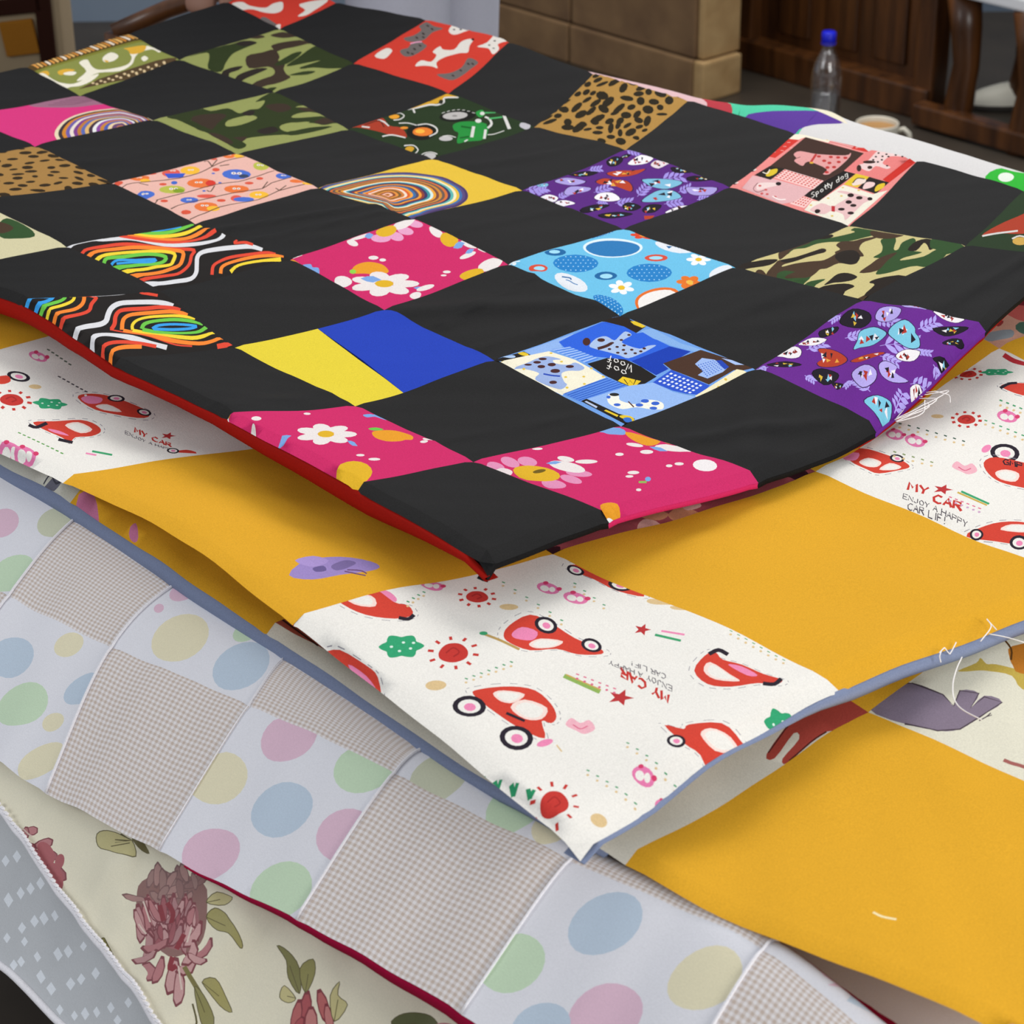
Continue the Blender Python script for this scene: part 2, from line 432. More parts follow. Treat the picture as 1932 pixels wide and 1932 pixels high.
mg = empty('mug', 'cream mug with milky tea beside the water bottle, half hidden by the quilts', 'mug')
mg.location = tuple(on_z(1650, 314, 0)); mg.rotation_euler[2] = math.atan2(RIGHT[1], RIGHT[0]) - .25
M_MUG = plain('cream_ceramic', '#d9d4c4', .25, .5)
V, Fc = lathe_data([(.0, .003), (.036, .002), (.042, .006), (.0455, .04), (.0465, .095), (.0472, .100), (.0452, .1015), (.0437, .098), (.043, .04), (.039, .010), (.0, .009)]); mesh_obj('mug_body', V, Fc, M_MUG, mg)
V, Fc = lathe_data([(.0, .089), (.0436, .0891)]); mesh_obj('tea', V, Fc, plain('milky_tea', '#b5854a', .25), mg)
tube('handle', [(.0445, 0, .085), (.058, 0, .090), (.070, 0, .080), (.074, 0, .060), (.070, 0, .040), (.058, 0, .028), (.0445, 0, .030)], .0055, M_MUG, mg, n=10)

# ---------------------------------------------------------------- armchair at the upper left
ac = empty('armchair', 'cream upholstered armchair with dark brown bands and an orange square, behind the quilts', 'armchair')
c = at_depth(-40, 60, 4.05); rz = math.atan2(RIGHT[1], RIGHT[0]) - .12
ac.location = (c[0], c[1], 0); ac.rotation_euler[2] = rz
M_UPH = cotton('cream_upholstery', '#8f7f66', sheen=.03); M_UB = cotton('brown_band_cloth', '#2b1610'); M_UO = cotton('orange_cloth', '#8a5a1c')
rbox('backrest', (.345, .10, .46), M_UPH, ac, .03, (-.008, 0, .55), segs=4)
rbox('seat', (.36, .40, .14), M_UPH, ac, .03, (0, .24, .30), segs=4)
for x in (-.15, .15):
    for y in (.02, .40): rbox('leg', (.04, .04, .24), M_WOOD, ac, .004, (x, y, .12))
rbox('band', (.028, .012, .40), M_UB, ac, .003, (.140, -.051, .55)); o = rbox('band', (.26, .012, .028), M_UB, ac, .003, (0.01, -.051, .602)); o.rotation_euler[1] = -.12
o = rbox('square_patch', (.062, .010, .062), M_UO, ac, .003, (.092, -.051, .556)); o.rotation_euler[1] = -.14

# ---------------------------------------------------------------- wooden chair whose top rail shows behind the quilts
ch = empty('wooden_chair', 'dark wooden chair rail behind the far left corner of the black quilt', 'chair')
p0 = at_depth(215, 62, 3.42); p1 = at_depth(415, -16, 3.42)
u = (p1 - p0); u[2] = 0; L = np.linalg.norm(u); u /= L; nrm = np.array([-u[1], u[0], 0]); nrm = nrm if np.dot(nrm, FWD) > 0 else -nrm
tube('top_rail', [p0, (p0 + p1) / 2 + [0, 0, .004], p1, p1 + u * .12 + [0, 0, -.004]], .014, M_WOOD, ch, n=10)
q0 = p0; q1 = p1 + u * .12
for q in (q0, q1):
    tube('back_post', [(q[0], q[1], 0), (q[0], q[1], q[2])], .015, M_WOOD, ch, n=10)
    r_ = q + nrm * .36; tube('front_leg', [(r_[0], r_[1], 0), (r_[0], r_[1], .44)], .016, M_WOOD, ch, n=10)
cc = (q0 + q1) / 2 + nrm * .19
rbox('seat', (L + .16, .40, .03), M_WOOD, ch, .006, (cc[0], cc[1], .45), math.atan2(u[1], u[0]))

# ================================================================== person in white standing behind the table
def skinned(name, verts, edges, radii, mat, parent, root=0, sub=2):
    me = bpy.data.meshes.new(name); me.from_pydata([tuple(v) for v in verts], edges, []); me.update()
    o = link(bpy.data.objects.new(name, me), parent)
    md = o.modifiers.new('Skin', 'SKIN'); md.use_smooth_shade = True; md.branch_smoothing = .4
    if not me.skin_vertices: me.attributes.new('skin', 'FLOAT', 'POINT')
    for k, r in enumerate(radii):
        sv = me.skin_vertices[0].data[k]; sv.radius = (r, r) if not hasattr(r, '__len__') else r; sv.use_root = (k == root)
    s = o.modifiers.new('Subsurf', 'SUBSURF'); s.levels = sub; s.render_levels = sub
    me.materials.append(mat); return o
pr_ = empty('person', 'person in white trousers and shirt behind the table, hand on the chair rail', 'person')
M_SKIN = plain('skin', '#9c7462', .55); M_WCL = cotton('white_clothing', '#bdbecb', sheen=.03); M_HAIR = plain('dark_hair', '#1c1614', .5)
lL = at_depth(752, 24, 3.50); lR = at_depth(856, 30, 3.64); hand = at_depth(378, 6, 3.40)
def W(x, y, z): return np.array([x, y, z])
hip = W((lL[0] + lR[0]) / 2, (lL[1] + lR[1]) / 2, .95)
kL = W(lL[0], lL[1], .48); kR = W(lR[0], lR[1], .48)
sh = np.array([-RIGHT[0], -RIGHT[1], 0])           # towards the hand
chest = hip + [0, 0, .36]; neck = hip + [0, 0, .54]; head = hip + [0, 0, .68]
shA = chest + sh * .17 + [0, 0, .10]; shB = chest - sh * .17 + [0, 0, .10]
elA = (shA + hand) / 2 + [0, 0, .02] + sh * .02; wrA = hand + (elA - hand) * .18
elB = shB + [0, 0, -.28] - sh * .03; wrB = elB + [0, 0, -.24] - FWD * .04
V = [hip, hip + [0, 0, .18], chest, neck, head, head + [0, 0, .10], shA, elA, wrA, shB, elB, wrB, W(lL[0], lL[1], .84), kL, W(kL[0], kL[1], .07), W(kL[0], kL[1], .035) - FWD * .16, W(lR[0], lR[1], .84), kR, W(kR[0], kR[1], .07), W(kR[0], kR[1], .035) - FWD * .16]
E_ = [(0, 1), (1, 2), (2, 3), (3, 4), (4, 5), (2, 6), (6, 7), (7, 8), (2, 9), (9, 10), (10, 11), (0, 12), (12, 13), (13, 14), (14, 15), (0, 16), (16, 17), (17, 18), (18, 19)]
skinned('body', V, E_, [.11, .10, .12, .05, .085, .065, .055, .038, .026, .055, .038, .026, .07, .048, .034, .026, .066, .048, .034, .026], M_SKIN, pr_)
skinned('trousers', [hip + [0, 0, .06], W(lL[0], lL[1], .84), W(lL[0], lL[1], .66), kL, W(kL[0], kL[1], .12), W(lR[0], lR[1], .84), W(lR[0], lR[1], .66), kR, W(kR[0], kR[1], .12)], [(0, 1), (1, 2), (2, 3), (3, 4), (0, 5), (5, 6), (6, 7), (7, 8)], [.135, .090, .086, .075, .062, .086, .078, .07, .06], M_WCL, pr_)
def sweep(name, rings, mat, parent, n=24):
    """loose garment tube through elliptical rings (centre, half width, half depth)"""
    V = []; Fc = []
    for c_, a_, b_ in rings:
        for v in range(n): V.append(np.array(c_) + sh * a_ * math.cos(2 * math.pi * v / n) + FWD * b_ * math.sin(2 * math.pi * v / n))
    for r in range(len(rings) - 1):
        for v in range(n): Fc.append((r * n + v, r * n + (v + 1) % n, (r + 1) * n + (v + 1) % n, (r + 1) * n + v))
    return mesh_obj(name, V, Fc, mat, parent)
sweep('shirt', [(hip + [0, 0, -.06], .195, .155), (hip + [0, 0, .04], .190, .150), (hip + [0, 0, .18], .170, .135), (chest, .185, .140), (chest + [0, 0, .09], .190, .125), (chest + [0, 0, .15], .13, .095), (chest + [0, 0, .18], .065, .06)], M_WCL, pr_)
for a_, b_ in ((shA, elA), (shB, elB)): tube('sleeve', [a_ + (chest - a_) * .25, a_, (a_ + b_) / 2, a_ + (b_ - a_) * .72], [.045, .066, .062, .060], M_WCL, pr_, n=16)
skinned('hair', [head + FWD * .02 + [0, 0, .0], head + FWD * .02 + [0, 0, .11]], [(0, 1)], [.085, .08], M_HAIR, pr_)
fr = -FWD                                          # the face looks towards the camera
hc = head + [0, 0, .04]
for sg in (-1, 1):
    skinned('eye', [hc + fr * .072 + sh * sg * .030 + [0, 0, .004], hc + fr * .076 + sh * sg * .030 + [0, 0, .004]], [(0, 1)], [.008, .007], M_HAIR, pr_, sub=1)
    skinned('ear', [hc + sh * sg * .082 + [0, 0, .015], hc + sh * sg * .084 + [0, 0, -.02]], [(0, 1)], [.014, .010], M_SKIN, pr_, sub=1)
skinned('nose', [hc + fr * .074 + [0, 0, -.002], hc + fr * .094 + [0, 0, -.028]], [(0, 1)], [.007, .012], M_SKIN, pr_, sub=1)
skinned('mouth', [hc + fr * .076 + sh * .02 + [0, 0, -.055], hc + fr * .080 + [0, 0, -.057], hc + fr * .076 - sh * .02 + [0, 0, -.055]], [(0, 1), (1, 2)], [.004, .006, .004], plain('lips', '#7c4440', .5), pr_, sub=1)
# the hand: palm and five bent fingers closing over the rail
pd = (hand - wrA); pd /= np.linalg.norm(pd); sd = np.cross(pd, [0, 0, 1]); sd /= np.linalg.norm(sd)
palm = hand + pd * .0
V = [wrA, wrA + pd * .03, palm + pd * .02]; E_ = [(0, 1), (1, 2)]; Rr = [.024, (.030, .017), (.034, .014)]
hb = skinned('hand', V, E_, Rr, M_SKIN, pr_)
for k_, (off_, ln) in enumerate([(-.028, .070), (-.010, .080), (.010, .076), (.027, .062)]):
    b_ = palm + sd * off_ + pd * .03
    skinned('finger', [b_, b_ + pd * ln * .45 + [0, 0, .006], b_ + pd * ln * .78 + [0, 0, -.008], b_ + pd * ln * .9 + [0, 0, -.028]], [(0, 1), (1, 2), (2, 3)], [.0095, .009, .0085, .0075], M_SKIN, pr_)
tb_ = wrA + pd * .02 + sd * (-.03)
skinned('thumb', [tb_, tb_ + pd * .025 - sd * .018, tb_ + pd * .05 - sd * .022 + [0, 0, -.012]], [(0, 1), (1, 2)], [.012, .0105, .009], M_SKIN, pr_)

# ================================================================== printed motifs (traced outlines, inlaid into the cloth meshes)
def ZM(ox, oy, k): return lambda pts: [(ox + x / k, oy + y / k) for x, y in pts]
def smooth_closed(p, n=4):
    p = np.array(p, float); out = []
    m = len(p)
    for i in range(m):
        a, b, c, d = p[i - 1], p[i], p[(i + 1) % m], p[(i + 2) % m]
        for k in range(n):
            wv = _cr(np.array(k / n)); out.append(tuple(wv[0] * a + wv[1] * b + wv[2] * c + wv[3] * d))
    return out
def smooth_open(p, n=4):
    p = np.array(p, float); q = np.concatenate([[2 * p[0] - p[1]], p, [2 * p[-1] - p[-2]]]); out = []
    for i in range(len(p) - 1):
        for k in range(n):
            wv = _cr(np.array(k / n)); out.append(wv[0] * q[i] + wv[1] * q[i + 1] + wv[2] * q[i + 2] + wv[3] * q[i + 3])
    out.append(p[-1]); return np.array(out)
class Ink:
    """collects (colour, outline) pairs in traced coordinates"""
    def __init__(self, ox=0, oy=0, k=1.0): self.z = ZM(ox, oy, k); self.s = []
    def poly(self, col, pts, sm=0):
        self.s.append((col, self.z(smooth_closed(pts, sm) if sm else pts))); return self
    def blob(self, col, pts): return self.poly(col, pts, 3)
    def ell(self, col, cx, cy, rx, ry, ang=0, n=16):
        c, s = math.cos(math.radians(ang)), math.sin(math.radians(ang)); P = []
        for a in range(n):
            u, v = rx * math.cos(2 * math.pi * a / n), ry * math.sin(2 * math.pi * a / n)
            P.append((cx + u * c - v * s, cy + u * s + v * c))
        self.s.append((col, self.z(P))); return self
    def stroke(self, col, pts, w=10, asp=.8, sm=3, taper=False):
        P = smooth_open(pts, sm) if (sm and len(pts) > 2) else np.array(pts, float)
        Q = P.copy(); Q[:, 1] /= asp
        t = np.gradient(Q, axis=0); t /= (np.linalg.norm(t, axis=1, keepdims=True) + 1e-9)
        ww = np.full(len(P), w / 2.0)
        if taper: ww = ww * np.interp(np.linspace(0, 1, len(P)), [0, .2, .8, 1], [.3, 1, 1, .3])
        nrm = np.stack([-t[:, 1], t[:, 0]], 1) * ww[:, None]
        A = Q + nrm; B = Q - nrm; A[:, 1] *= asp; B[:, 1] *= asp
        for i in range(len(P) - 1): self.s.append((col, self.z([tuple(A[i]), tuple(A[i + 1]), tuple(B[i + 1]), tuple(B[i])])))
        return self
    def flower(self, col, cx, cy, rx, ry, n=6, mid='#e8b838', fat=.36, rot=0):
        for a in range(n):
            th = 2 * math.pi * a / n + rot; L = .62
            P = []
            for b in range(12):
                u, v = .40 * math.cos(2 * math.pi * b / 12), fat * .8 * math.sin(2 * math.pi * b / 12)
                x = (L + u) * math.cos(th) - v * math.sin(th); y = (L + u) * math.sin(th) + v * math.cos(th)
                P.append((cx + rx * x, cy + ry * y))
            self.s.append((col, self.z(P)))
        return self.ell(mid, cx, cy, rx * .27, ry * .3)
    def leaf(self, col, x0, y0, x1, y1, w):
        dx, dy = x1 - x0, y1 - y0; L = math.hypot(dx, dy); nx, ny = -dy / L * w, dx / L * w
        self.s.append((col, self.z([(x0, y0), (x0 + dx * .3 + nx * .8, y0 + dy * .3 + ny * .8), (x0 + dx * .6 + nx, y0 + dy * .6 + ny), (x1, y1),
                                    (x0 + dx * .6 - nx, y0 + dy * .6 - ny), (x0 + dx * .3 - nx * .8, y0 + dy * .3 - ny * .8)]))); return self
    def stripes(self, col, p00, p10, p11, p01, n, duty=.5, along=0):
        a, b, c, d = [np.array(v, float) for v in (p00, p10, p11, p01)]
        for k in range(n):
            f0, f1 = k / n, (k + duty) / n
            P = [a + (b - a) * f0, a + (b - a) * f1, d + (c - d) * f1, d + (c - d) * f0] if along == 0 else [a + (d - a) * f0, a + (d - a) * f1, b + (c - b) * f1, b + (c - b) * f0]
            self.s.append((col, self.z([tuple(v) for v in P])))
        return self
    def checks(self, col, p00, p10, p11, p01, n, m, duty=.55):
        a, b, c, d = [np.array(v, float) for v in (p00, p10, p11, p01)]
        def at(u, v): return tuple((a * (1 - u) + b * u) * (1 - v) + (d * (1 - u) + c * u) * v)
        for i in range(n):
            for j in range(m):
                u0, u1, v0, v1 = i / n, (i + duty) / n, j / m, (j + duty) / m
                self.s.append((col, self.z([at(u0, v0), at(u1, v0), at(u1, v1), at(u0, v1)])))
        return self
    def text(self, col, txt, x0, y0, ux, uy, vx, vy, w=3, asp=.6, gap=.25):
        """hand-lettered words: u = advance of one letter box, v = up vector of one letter box"""
        x = 0.0
        for ch in txt:
            for st in FONT.get(ch, []):
                self.stroke(col, [(x0 + (x + a * .8) * ux + b * vx, y0 + (x + a * .8) * uy + b * vy) for a, b in st], w, asp, 0)
            x += .55 if ch in ' !iIltf' else 1.0
        return self
FONT = {'M': [[(0,0),(.1,1),(.5,.4),(.9,1),(1,0)]], 'Y': [[(0,1),(.5,.5),(1,1)],[(.5,.5),(.4,0)]], 'C': [[(1,.9),(.5,1),(0,.6),(.1,.15),(.6,0),(1,.15)]],
 'A': [[(0,0),(.5,1),(1,0)],[(.2,.4),(.8,.4)]], 'R': [[(0,0),(0,1),(.8,.95),(.85,.6),(0,.5)],[(.4,.5),(1,0)]], 'E': [[(1,1),(0,1),(0,0),(1,0)],[(0,.5),(.8,.5)]],
 'N': [[(0,0),(0,1),(1,0),(1,1)]], 'J': [[(.8,1),(.8,.15),(.4,0),(0,.2)]], 'O': [[(.5,1),(0,.6),(.2,.05),(.8,.05),(1,.6),(.5,1)]], 'H': [[(0,0),(0,1)],[(1,0),(1,1)],[(0,.5),(1,.5)]],
 'P': [[(0,0),(0,1),(.9,.9),(.9,.55),(0,.5)]], 'L': [[(0,1),(0,0),(.9,0)]], 'I': [[(.3,0),(.3,1)]], 'F': [[(0,0),(0,1),(.9,1)],[(0,.5),(.7,.5)]], '!': [[(.3,1),(.3,.35)],[(.3,.12),(.3,0)]],
 'S': [[(1,.85),(.5,1),(.1,.75),(.8,.4),(.8,.1),(.3,0),(0,.15)]], 'p': [[(.1,-.4),(.1,.6),(.7,.6),(.8,.2),(.1,.05)]], 'o': [[(.5,.6),(.05,.35),(.3,0),(.8,.1),(.85,.45),(.5,.6)]],
 't': [[(.35,1),(.35,.1),(.7,0)],[(0,.65),(.8,.65)]], 'y': [[(.05,.6),(.4,.05)],[(.9,.6),(.3,-.4)]], 'd': [[(.85,1),(.85,0),(.2,0),(.1,.45),(.85,.5)]], 'g': [[(.8,.6),(.2,.6),(.1,.1),(.8,.1),(.8,.6),(.75,-.35),(.1,-.3)]],
 'W': [[(0,1),(.25,0),(.5,.7),(.75,0),(1,1)]], 'f': [[(.8,.95),(.45,1),(.35,.6),(.3,-.2)],[(.05,.55),(.75,.55)]], 'G': [[(1,.9),(.4,1),(0,.5),(.3,0),(1,.1),(1,.45),(.6,.45)]]}

PRINTS1 = {}; PRINTS2 = {}; PRINTS3 = {}; DOTS4 = {}
BL, GR, YE, OR_, RD, WH = '#3a9be0', '#6cc24a', '#ecd03a', '#f58634', '#de4a36', '#d9d9dc'
# --- rainbow contour prints
k = Ink(0, 530, 4)
for c, w_, pts in [(BL,22,[(180,195),(185,145),(240,120),(330,115),(400,122),(340,155),(270,170),(240,200),(235,230)]),
 (GR,22,[(340,95),(430,98),(490,115),(460,145),(380,170),(300,195),(280,230),(275,255)]),(YE,20,[(450,92),(530,97),(560,115),(540,150),(470,180),(380,205),(335,240),(330,285)]),
 (OR_,24,[(550,90),(620,97),(635,120),(620,170),(560,210),(450,235),(395,265),(385,315)]),(RD,24,[(640,90),(690,105),(725,122),(690,170),(670,220),(600,250),(490,275),(440,305),(440,350)]),
 (WH,26,[(690,90),(800,85),(900,80),(1000,65)]),(RD,16,[(1190,105),(1120,95),(1060,85),(1090,60)]),
 (WH,34,[(1305,180),(1240,160),(1150,152),(1000,155),(900,165),(840,200),(815,250),(800,300),(750,325),(650,340),(580,360),(550,385),(555,420)]),
 (WH,32,[(1260,508),(1150,480),(1000,440),(900,420),(800,410),(730,420),(695,450),(690,490),(705,520)]),
 (RD,26,[(840,360),(865,320),(870,270),(890,230),(940,210),(1100,200),(1200,190),(1290,195),(1360,210)]),(RD,10,[(830,362),(1000,400),(1200,450),(1330,490),(1450,500)]),(RD,30,[(1640,500),(1700,485),(1760,455)]),
 (OR_,26,[(920,365),(925,310),(945,270),(1000,245),(1150,230),(1280,222),(1350,230),(1415,242)]),(OR_,26,[(930,370),(1100,410),(1300,460),(1500,480),(1600,462),(1660,430),(1690,410)]),
 (YE,20,[(1000,365),(1000,330),(1040,290),(1120,265),(1250,255),(1350,255),(1470,272)]),(YE,24,[(1000,370),(1150,400),(1300,430),(1450,442),(1540,425),(1600,390),(1620,365)]),
 (GR,26,[(1070,360),(1090,325),(1160,300),(1290,285),(1400,290),(1530,315)]),(GR,26,[(1075,365),(1200,390),(1350,400),(1480,392),(1540,360),(1555,330)]),
 (BL,20,[(1150,360),(1200,335),(1330,325),(1480,338),(1430,360),(1300,368),(1160,362)]),
 (RD,24,[(1180,500),(1050,475),(920,465),(820,475),(770,510),(785,570)]),(OR_,26,[(1070,500),(950,500),(870,515),(825,555),(835,600)])]: k.stroke(c, pts, w_ * 1.2, .9)
PRINTS1[(3, 0)] = ('#242120', k.s, 'black square printed with rainbow contour lines')
k = Ink(100, 405, 4)
for c, w_, pts in [(WH,26,[(95,235),(180,205),(300,185),(380,188),(550,182),(640,190),(760,215),(870,232),(1000,235),(1130,225),(1230,200),(1275,170),(1290,150)]),
 (BL,18,[(740,125),(850,110),(970,88)]),(GR,24,[(640,140),(750,140),(860,135),(960,110),(1060,65)]),(YE,24,[(610,150),(740,165),(880,160),(1000,140),(1080,105),(1120,75)]),
 (OR_,24,[(560,155),(700,180),(850,190),(1000,180),(1110,140),(1180,100)]),(RD,22,[(500,160),(650,185),(850,210),(1000,208),(1120,180),(1230,130)]),
 (RD,20,[(205,285),(260,255),(380,235),(520,222),(650,228),(800,250),(950,262),(1065,272),(1045,310),(1030,370),(1000,410),(940,450),(850,465),(740,480),(630,490)]),
 (OR_,24,[(255,305),(340,270),(470,255),(600,245),(750,250),(900,268),(980,285),(975,340),(950,385),(880,415),(800,440),(680,455),(555,455)]),
 (YE,22,[(320,330),(400,300),(530,285),(650,278),(800,275),(915,295),(905,350),(880,380),(780,395),(680,415),(500,425)]),
 (GR,24,[(375,365),(410,325),(530,315),(650,300),(760,298),(850,318),(830,355),(760,372),(650,380),(560,390),(440,395)]),
 (BL,18,[(440,370),(490,340),(620,340),(770,335),(740,355),(600,358),(480,368)]),
 (WH,26,[(670,510),(800,520),(920,505),(1040,485),(1080,440),(1085,380),(1090,320),(1130,285),(1250,265),(1400,250),(1500,245),(1580,262)]),
 (RD,20,[(1200,455),(1210,390),(1260,350),(1340,320),(1470,300),(1600,285),(1680,288)]),(OR_,22,[(1265,445),(1275,400),(1330,365),(1450,330),(1580,310),(1740,308)]),(YE,20,[(1340,430),(1400,385),(1520,355),(1720,330)]),
 (RD,16,[(1510,232),(1440,220),(1370,225),(1390,200)])]: k.stroke(c, pts, w_ * 1.2, .9)
PRINTS1[(4, 1)] = ('#242120', k.s, 'black square printed with rainbow contour lines')
# --- pink flower prints
PK, PW, PY, PO, PB = '#cb2c66', '#e6dedb', '#dcae2a', '#e39a2a', '#7ba2da'
k = Ink(410, 740, 4)
for e in [(295,203,38,16),(268,262,20,28),(678,165,27,9),(1590,360,40,14),(1560,383,30,10),(1080,482,32,9),(1185,512,45,10)]: k.ell(PW, *e)
k.poly(PW, [(25,195),(45,150),(80,140),(100,250),(40,225)]); k.poly(PO, [(80,140),(150,115),(150,128),(85,155)])
k.blob(PB, [(1100,165),(1180,155),(1190,142),(1300,182),(1250,197),(1190,180),(1130,185)])
k.blob(PO, [(1170,300),(1250,285),(1340,290),(1420,315),(1475,340),(1470,365),(1420,365),(1380,375),(1280,375),(1190,345)]); k.blob(GR, [(1140,270),(1200,262),(1255,280),(1180,288)])
k.flower(PW, 820, 320, 230, 85, 7, PY); k.leaf(PB, 560, 330, 450, 360, 18); k.leaf(PB, 980, 370, 1060, 415, 16)
k.ell(PY, 1030, 600, 140, 75); k.leaf(PB, 860, 590, 900, 640, 12)
PRINTS1[(1, 0)] = (PK, k.s, 'pink square printed with blossoms and white petals')
k = Ink(870, 780, 4)
for e in [(260,400,70,30,15),(370,370,75,35,20),(500,365,75,35,10),(890,455,100,25,5),(830,500,85,28,15),(700,535,95,32,10)]: k.ell('#dd8fb4', *e)
k.ell('#e6d8d8', 320, 435, 70, 20, 10); k.ell(PY, 570, 455, 180, 55, 8); k.ell('#6f5a1c', 590, 440, 50, 14, -10)
k.ell(PW, 800, 405, 140, 36, 12); k.ell(PW, 790, 347, 65, 20, 10); k.ell(PW, 945, 368, 85, 16); k.leaf(PB, 640, 380, 760, 370, 12)
for e in [(575,270,40,10),(1195,313,32,12),(1300,450,45,14),(1270,480,30,10),(1570,402,25,10),(1645,388,35,11),(1340,580,20,10)]: k.ell(PW, *e)
k.ell(PB, 1410, 503, 22, 18); k.stroke('#8fb25a', [(1340,525),(1400,525)], 20)
k.blob(PB, [(1040,100),(1110,92),(1230,125),(1235,160),(1160,160),(1100,155),(1035,125)])
k.poly('#d8552c', [(1240,85),(1760,215),(1600,215),(1350,150)]); k.blob(PO, [(1240,140),(1400,170),(1500,200),(1480,235),(1400,245),(1290,200)]); k.ell(PY, 1640, 218, 110, 20, 8)
k.ell(PW, 1310, 240, 65, 14, 8); k.ell(PW, 1400, 295, 50, 16); k.ell(PW, 1600, 265, 140, 26, 5); k.leaf(PB, 1420, 255, 1560, 290, 14); k.leaf(PB, 1740, 255, 1880, 285, 14); k.ell(PY, 1850, 297, 70, 12, 5)
k.blob(PO, [(1050,690),(1130,672),(1195,690),(1190,725),(1090,730)]); k.ell('#eeeeee', 1125, 742, 40, 18)
k.ell('#ece6e6', 1840, 400, 92, 42, 5)
PRINTS1[(0, 1)] = (PK, k.s, 'pink square printed with blossoms and white petals')
k = Ink(540, 395, 4)
for e in [(715,215,75,30),(830,200,58,32,15),(900,160,62,28,10),(975,110,58,25,10)]: k.ell('#e2a0c4', *e)
k.ell(PW, 890, 100, 90, 38, -25); k.ell(PY, 755, 160, 80, 42, -12); k.ell(PW, 560, 205, 80, 16, -15); k.ell(PW, 500, 250, 45, 22, 20); k.leaf(PB, 590, 205, 660, 190, 22)
k.poly(PO, [(-10,355),(50,362),(95,390),(90,410)]); k.ell(PW, 85, 343, 38, 12, -15); k.blob(PB, [(100,412),(180,408),(200,430),(245,440),(235,478)])
for e in [(658,360,38,15),(728,377,25,12),(1212,467,30,11),(1188,495,22,8)]: k.ell(PW, *e)
k.blob(PO, [(500,480),(510,430),(570,400),(640,393),(720,410),(760,440),(770,470),(700,488),(600,482)]); k.ell('#8fcf4a', 503, 468, 25, 17)
k.ell(PW, 430, 540, 68, 38, 10); k.flower(PW, 740, 560, 260, 95, 7, PY); k.leaf(PB, 560, 520, 720, 530, 26); k.leaf(PB, 960, 590, 1060, 600, 14)
k.ell(PW, 1050, 590, 70, 18, -15); k.ell(PW, 975, 645, 45, 22, -15)
k.ell(PW, 1130, 165, 60, 34, 40); k.ell(PY, 1230, 225, 70, 55, 20); k.ell(PW, 1380, 258, 65, 30, 20); k.leaf(PB, 1260, 290, 1350, 250, 24); k.ell(PW, 1370, 345, 65, 18, -20); k.ell(PW, 1485, 298, 42, 17, 10); k.leaf(PB, 1350, 330, 1420, 300, 16)
k.ell(PW, 1540, 410, 98, 38, -20); k.ell(PY, 1400, 482, 95, 30, -15)
PRINTS1[(3, 2)] = (PK, k.s, 'pink square printed with blossoms and white petals')
# --- yellow and blue
PRINTS1[(2, 1)] = ('#2743b4', [('#e2cd3c', [(420, 655), (599, 617), (764, 738), (666, 770)])], 'square half yellow and half blue')
# --- blue dog print
k = Ink(930, 580, 4)
k.poly('#2a211d', [(830,120),(990,60),(1040,110),(1150,150),(1075,212),(960,175)]); k.poly('#e0c030', [(1035,128),(1070,112),(1148,150),(1120,172),(1060,150)])
k.poly('#8fb2e8', [(270,330),(620,215),(640,240),(530,275),(545,310),(440,337),(330,368)]); k.poly('#23201f', [(20,395),(270,335),(335,372),(240,400),(130,408)]); k.ell('#e0c030', 265, 355, 40, 14, 15); k.ell('#a9c4e8', 165, 375, 45, 14, 5); k.ell('#e0c030', 130, 415, 40, 10)
k.poly('#2f62d8', [(520,270),(830,125),(990,165),(1080,212),(1130,205),(1240,265),(1320,300),(1180,370),(1040,412),(880,390),(760,380),(560,310)])
k.poly('#1c3fae', [(1040,412),(1320,300),(1470,335),(1400,375),(1270,425),(1310,455),(1220,500),(1100,440)])
k.poly('#85aee2', [(1110,195),(1195,165),(1400,280),(1560,322),(1500,337),(1330,295),(1200,250)])
k.poly('#4a3328', [(1270,420),(1400,375),(1540,322),(1720,365),(1950,425),(1830,480),(1780,468),(1600,572),(1480,520),(1330,460)])
k.poly('#9db8ea', [(1500,420),(1550,380),(1640,390),(1740,440),(1700,480),(1590,528),(1520,500),(1560,470)]); k.checks('#3f66c8', (1520,425), (1640,392), (1735,445), (1590,520), 7, 7, .45); k.poly('#2746b0', [(1650,395),(1690,392),(1745,440),(1715,460)]); k.poly('#a9c0ee', [(1690,378),(1790,382),(1880,412),(1790,425)])
k.poly('#2f55c8', [(1195,555),(1330,460),(1605,578),(1540,637),(1440,637),(1340,612)]); k.checks('#e6ecf8', (1235,548), (1340,470), (1580,575), (1480,640), 4, 8, .5)
k.poly('#efe6c0', [(1500,645),(1580,600),(1800,462),(1870,478),(1850,510),(1700,585),(1540,665)])
k.poly('#efe9d2', [(60,420),(450,335),(640,405),(860,525),(600,630),(545,640),(470,605),(200,470)])
k.poly('#4f83dc', [(470,322),(600,305),(810,395),(720,432)]); k.stripes('#a3c0f0', (470,325), (720,432), (810,395), (600,305), 8, .45)
k.poly('#23201f', [(725,435),(870,390),(1000,400),(1110,445),(1225,510),(1080,602),(960,560),(850,510)]); k.poly('#e6c22c', [(945,548),(980,515),(1112,545),(1060,594)])
k.stroke('#23201f', [(990,535),(1018,572),(1032,542),(1058,572),(1075,535)], 8, .6, 0)
k.text('#eeeae4', 'oof', 1010, 480, -52, -22, -8, 40, 7, .7); k.text('#eeeae4', 'Woof', 1050, 440, -48, -18, -8, 44, 7, .7)
k.poly('#5b8ae0', [(550,635),(870,528),(1020,582),(680,700)]); k.stripes('#2f5cc0', (560,635), (680,695), (1020,582), (870,530), 6, .35)
